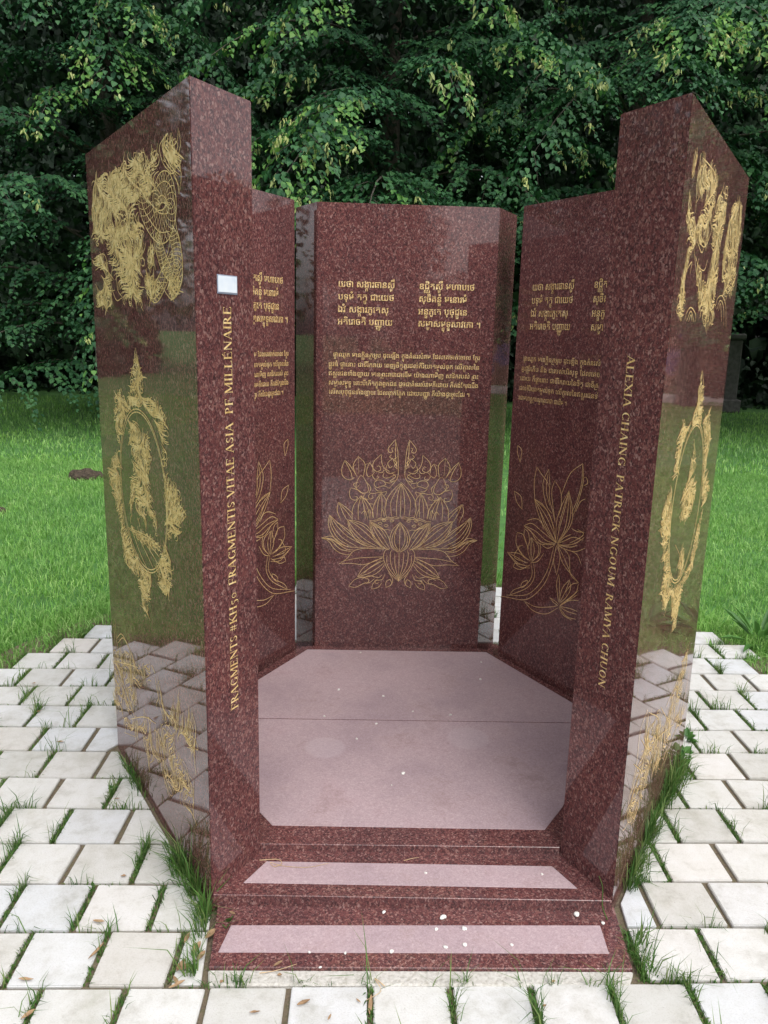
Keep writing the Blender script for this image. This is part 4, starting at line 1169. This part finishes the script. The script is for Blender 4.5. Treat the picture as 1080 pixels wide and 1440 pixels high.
def ring_side(n):   # the lawn on both sides, as near as the frame shows it
    P = []
    while sum(map(len, P)) < n:
        q = np.column_stack([rng.uniform(-6, 6, n), rng.uniform(2.6, 9, n)])
        a = np.abs(q[:, 0])/q[:, 1]; P.append(q[(a > .22) & (a < .85)])
    return np.concatenate(P)[:n]
lawn_patch('grass', 150000, ring_side, .03, .062, .0028, .0055)
def far_band(n):
    P = []
    while sum(map(len, P)) < n:
        q = np.column_stack([rng.uniform(-13, 13, n), 9+8*rng.random(n)**1.2]); a = np.abs(q[:, 0])/q[:, 1]; P.append(q[(a > .12)])
    return np.concatenate(P)[:n]
lawn_patch('grass', 60000, far_band, .045, .085, .007, .013)
lawn_patch('grass', 45000, lambda n: np.column_stack([rng.uniform(-9, 9, n), rng.uniform(-7, 9, n)]), .03, .065, .006, .010)
def rim(n):    # long unmown fringe at the edge of the paving
    th = rng.uniform(0, 2*math.pi, n); r = PR+rng.uniform(-.18, .22, n); return np.column_stack([PC[0]+r*np.cos(th), PC[1]+r*np.sin(th)])
lawn_patch('grass', 30000, rim, .035, .10, .003, .006, True)

# mole hills
for k, (mx, my, mr) in enumerate(MOLES):
    bm = bmesh.new(); bmesh.ops.create_icosphere(bm, subdivisions=4, radius=1)
    for v in bm.verts:
        x, y, z = v.co; a = 1+.10*math.sin(7*x+3*y)+.09*math.sin(9*y-4*z)+rnd.uniform(-.05, .05)
        v.co = (x*mr*a, y*mr*a*.9, max(z, -.2)*mr*.5*a+rnd.uniform(-.006, .006))
    me = bpy.data.meshes.new('molehill'); bm.to_mesh(me); bm.free()
    tag(add('molehill', me, MOLE, None, (mx, my, -.01)), ('brown molehill in the lawn close to the left stele' if k == 0 else 'brown molehill in the lawn, partly cut off at the left picture edge'), 'molehill')

# ---------------------------------------------------------------- grass and weeds in the joints
g = Geo(); g2 = Geo()
for (x0, y0, x1, y1, row) in joints:
    mx, my = (x0+x1)/2, (y0+y1)/2
    if any(False for _ in ()): continue
    inhex = all(n[0]*mx+n[1]*my < d-.01 for n, d in HEX) or (abs(mx) < .55 and 1.6 < my < 1.9)
    if inhex: continue
    L = math.hypot(x1-x0, y1-y0)
    left = mx < 0
    k = noise_v = .5+.5*math.sin(mx*5.1+my*3.3)*math.cos(my*4.7-mx*2.2)
    if row == 0:
        nb = int(max(0, rnd.gauss(30, 26))*(.35+1.0*k))
        c0 = rnd.random(); t = np.clip(rng.normal(c0, .22, nb), .02, .98); wd = .007
    else:
        nb = int(max(0, rnd.gauss(10, 22))*(.3+k)); c0 = rnd.random(); t = np.clip(rng.normal(c0, .14, nb), 0, 1); wd = .003
    if nb < 3: continue
    P = np.column_stack([x0+(x1-x0)*t+rng.normal(0, wd, nb), y0+(y1-y0)*t+rng.normal(0, wd if row == 0 else .003, nb), np.full(nb, -.010)])
    tall = rnd.random() < .16
    h = rng.gamma(3, .010 if not tall else .020, nb)+.022
    blades(g, P, h, rng.uniform(.0016, .0034, nb), rng.uniform(.15, 1.1, nb))
    # moss and tiny leaves low in the joint
    nm = int(L*900*(.4+k)) if row == 0 else int(L*260*k)
    t = rng.random(nm); P = np.column_stack([x0+(x1-x0)*t+rng.normal(0, .006 if row == 0 else .0025, nm), y0+(y1-y0)*t, np.full(nm, -.010)])
    blades(g2, P, rng.uniform(.006, .02, nm), rng.uniform(.002, .005, nm), rng.uniform(.2, 1.2, nm))
# denser growth along the feet of the steles
def along(a, b, off, n, h, spread=.012, lean=(.1, 1.), wmin=.0018, wmax=.0042):
    u = unit(a, b); nn = (u[1], -u[0])
    if nn[0]*((a[0]+b[0])/2)+nn[1]*((a[1]+b[1])/2-2.75) < 0: nn = (-nn[0], -nn[1])
    c = rng.random(9); t = np.clip(c[rng.integers(0, 9, n)]+rng.normal(0, .05, n), 0, 1); d_ = off+np.abs(rng.normal(0, spread, n))
    P = np.column_stack([a[0]+(b[0]-a[0])*t+nn[0]*d_, a[1]+(b[1]-a[1])*t+nn[1]*d_, np.full(n, -.014)])
    az = math.atan2(nn[1], nn[0])+rng.normal(0, 1.5, n)
    blades(g, P, rng.gamma(4, h/4, n)+.02, rng.uniform(wmin, wmax, n), rng.uniform(*lean, n), az)
along(AL, BL, .004, 300, .040); along(AR, BR, .004, 480, .050)
along(AL, lin(AL, (.25, uL)), .010, 210, .080, .016)          # thick tuft by the front corner, left
along((-.55, 1.62), AL, .004, 190, .055, .014); along((.575, 1.62), (.575, 1.80), .004, 70, .05)
along(lin(AR, (.12, uR)), lin(AR, (.50, uR)), .008, 170, .065, .014)
along(lin(AR, (.62, uR)), lin(AR, (.95, uR)), .010, 260, .08, .02)
for k in range(14):   # ragged tufts standing in the row under the steps
    x = -.53+k*.0985*.8; 
    n = int(rnd.choice((0, 3, 6, 14, 22))); P = np.column_stack([rng.normal(x, .012, n), rng.normal(1.594, .004, n), np.full(n, -.014)])
    blades(g, P, rng.gamma(3, .010, n)+.015, rng.uniform(.0016, .003, n), rng.uniform(.2, 1, n))
tag(add('joint_grass', g.mesh('joint_grass'), JGRASS), kind='stuff')
tag(add('joint_moss', g2.mesh('joint_moss'), JGRASS), kind='stuff')

def rosette(name, loc, n, L, Wd, up, m, label, cat, seed=1):
    r_ = np.random.default_rng(seed); az = r_.uniform(0, 2*math.pi, n); el = r_.uniform(*up, n)
    D = np.column_stack([np.cos(az)*np.cos(el), np.sin(az)*np.cos(el), np.sin(el)]); g = Geo(); st = Geo()
    ln = r_.uniform(.6, 1, n)*L; stemL = ln*.5
    P = np.column_stack([np.zeros(n), np.zeros(n), np.zeros(n)])+D*stemL[:, None]
    Nn = np.column_stack([-np.cos(az)*np.sin(el), -np.sin(az)*np.sin(el), np.cos(el)])
    leafgeo(g, P, D+np.array([0, 0, -.15]), Nn, ln, r_.uniform(.8, 1, n)*Wd, .2)
    for k in range(n):
        V, F = tube_np([(0, 0, 0), P[k]*.6+np.array([0, 0, .004]), P[k]], [.0018, .0014, .001], 4); st.put(V, F)
    root = tag(empty(name, loc), label, cat)
    add('leaves', g.mesh('leaves'), m, root); add('stalks', st.mesh('stalks'), m, root)
    return root
rosette('broadleaf_weed', (1.07, 2.66, -.012), 16, .055, .032, (.1, .9), WEED, 'broad-leaved green weed growing against the foot of the front right stele', 'weed', 3)
rosette('broadleaf_weed', (1.13, 2.78, -.012), 14, .045, .026, (.1, .9), WEED, 'small leafy weed behind the broad-leaved one at the right stele foot', 'weed', 4)
rosette('clover_plant', (-1.02, 2.41, -.012), 16, .020, .015, (.3, 1.2), WEED, 'small clover in a paving joint left of the front left stele', 'weed', 5)
rosette('dandelion_plant', (1.93, 3.80, -.02), 22, .19, .035, (.25, 1.2), WEED, 'large tuft of long pale green leaves at the lawn edge on the right', 'weed', 6)
rosette('dandelion_plant', (2.12, 3.55, -.02), 18, .17, .03, (.25, 1.2), WEED, 'long-leaved tuft at the lawn edge nearest the right picture edge', 'weed', 8)
rosette('broadleaf_weed', (-.515, 1.80, -.008), 7, .035, .024, (.2, 1.1), WEED, 'low leafy weed beside the left end of the lower step', 'weed', 9)
# yellow flower on the lawn
fr = tag(empty('buttercup', (2.62, 5.0, -.01)), 'single tiny yellow flower in the lawn on the right', 'flower')
V, F = tube_np([(0, 0, 0), (.004, 0, .05), (.006, 0, .09)], [.0012]*3, 4); add('flower_stem', mesh_np('flower_stem', V, [F]), WEED, fr)
m, nt, b = mat('yellow_petal'); b.inputs['Base Color'].default_value = (.75, .58, .04, 1)
g = Geo(); a = np.arange(5)*2*math.pi/5; leafgeo(g, np.tile([.006, 0, .09], (5, 1)), np.column_stack([np.cos(a), np.sin(a), np.full(5, .4)]), np.tile([0, 0, 1.], (5, 1)), np.full(5, .014), np.full(5, .011)); add('petals', g.mesh('petals'), m, fr)

# tall bent grass stalk by the right stele foot, tendril on the upper step, twigs
def wire(name, pts, rad, m, label, cat):
    P = spline(pts, 6); V, F = tube_np(P, np.linspace(rad, rad*.5, len(P)), 5); return tag(add(name, mesh_np(name, V, [F]), m), label, cat)
wire('grass_stalk', [(.525, 1.80, 0), (.505, 1.80, .05), (.50, 1.80, .11), (.485, 1.795, .15)], .0017, JGRASS, 'single green stalk leaning on the edge of the front right stele', 'grass stalk')
wire('plant_tendril', [(-.452, 1.985, .047), (-.40, 1.985, .050), (-.385, 1.965, .052), (-.405, 1.955, .049), (-.418, 1.972, .050), (-.38, 1.958, .049), (-.31, 1.953, .049), (-.25, 1.972, .048)], .0012, STRAW, 'curled pale dry tendril lying on the upper step at the left', 'twig')
wire('straw_piece', [(-.03, 1.985, .048), (-.005, 1.99, .052), (.015, 1.998, .049)], .001, STRAW, 'tiny piece of straw on the middle of the upper step', 'straw')
wire('dry_twig', [(-.40, 1.622, .006), (-.36, 1.628, .008), (-.31, 1.642, .014)], .0012, STRAW, 'thin dry twig on the edge of the lower step, left', 'twig')
wire('dry_twig', [(-.09, 1.585, .004), (-.115, 1.60, .012), (-.10, 1.57, .006), (-.135, 1.545, .004)], .0014, STRAW, 'bent brown twig across the joint in front of the steps', 'twig')

# ---------------------------------------------------------------- pebbles and fallen leaves
def pebble(x, y, z, r_, label):
    bm = bmesh.new(); bmesh.ops.create_icosphere(bm, subdivisions=2, radius=1)
    r_ *= .8; a, b_, c_ = rnd.uniform(.8, 1.25), rnd.uniform(.7, 1), rnd.uniform(.5, .75)
    for v in bm.verts:
        k = 1+.12*math.sin(3*v.co.x+2*v.co.y)+rnd.uniform(-.05, .05); v.co = (v.co.x*r_*a*k, v.co.y*r_*b_*k, v.co.z*r_*c_*k)
    me = bpy.data.meshes.new('pebble'); bm.to_mesh(me); bm.free()
    o = add('pebble', me, PEB, None, (x, y, z+r_*.35)); o.rotation_euler[2] = rnd.uniform(0, 3); return tag(o, label, 'pebble', 'small white pebbles on the platform and steps')
F_ = Z3+.0015; S1 = Z1+.0015; S2 = Z2+.0015
for x, y, z, r_, lb in PEBBLES: pebble(x, y, z, r_, lb)

def fallen(x, y, z, L, Wd, az, m, label, curl=.25):
    n = 7; t = np.linspace(0, 1, n); w = Wd*np.sin(np.pi*np.clip(t, .03, .97))**.8
    zz = .002+curl*L*(t-.5)**2; V = []
    for i in range(n):
        V += [(t[i]*L-L/2, -w[i]/2, zz[i]+w[i]*.25), (t[i]*L-L/2, 0, zz[i]), (t[i]*L-L/2, w[i]/2, zz[i]+w[i]*rnd.uniform(.1, .4))]
    F = []
    for i in range(n-1):
        for j in range(2): F.append((i*3+j, i*3+j+1, i*3+j+4, i*3+j+3))
    o = add('fallen_leaf', mesh_np('fallen_leaf', V, [np.array(F)]), m, None, (x, y, z)); o.rotation_euler = (rnd.uniform(-.1, .1), rnd.uniform(-.1, .1), az)
    return tag(o, label, 'leaf', 'dry fallen leaves on the paving')
for a_ in FALLEN: fallen(a_[0], a_[1], a_[2], a_[3], a_[4], a_[5], DRY, a_[6])
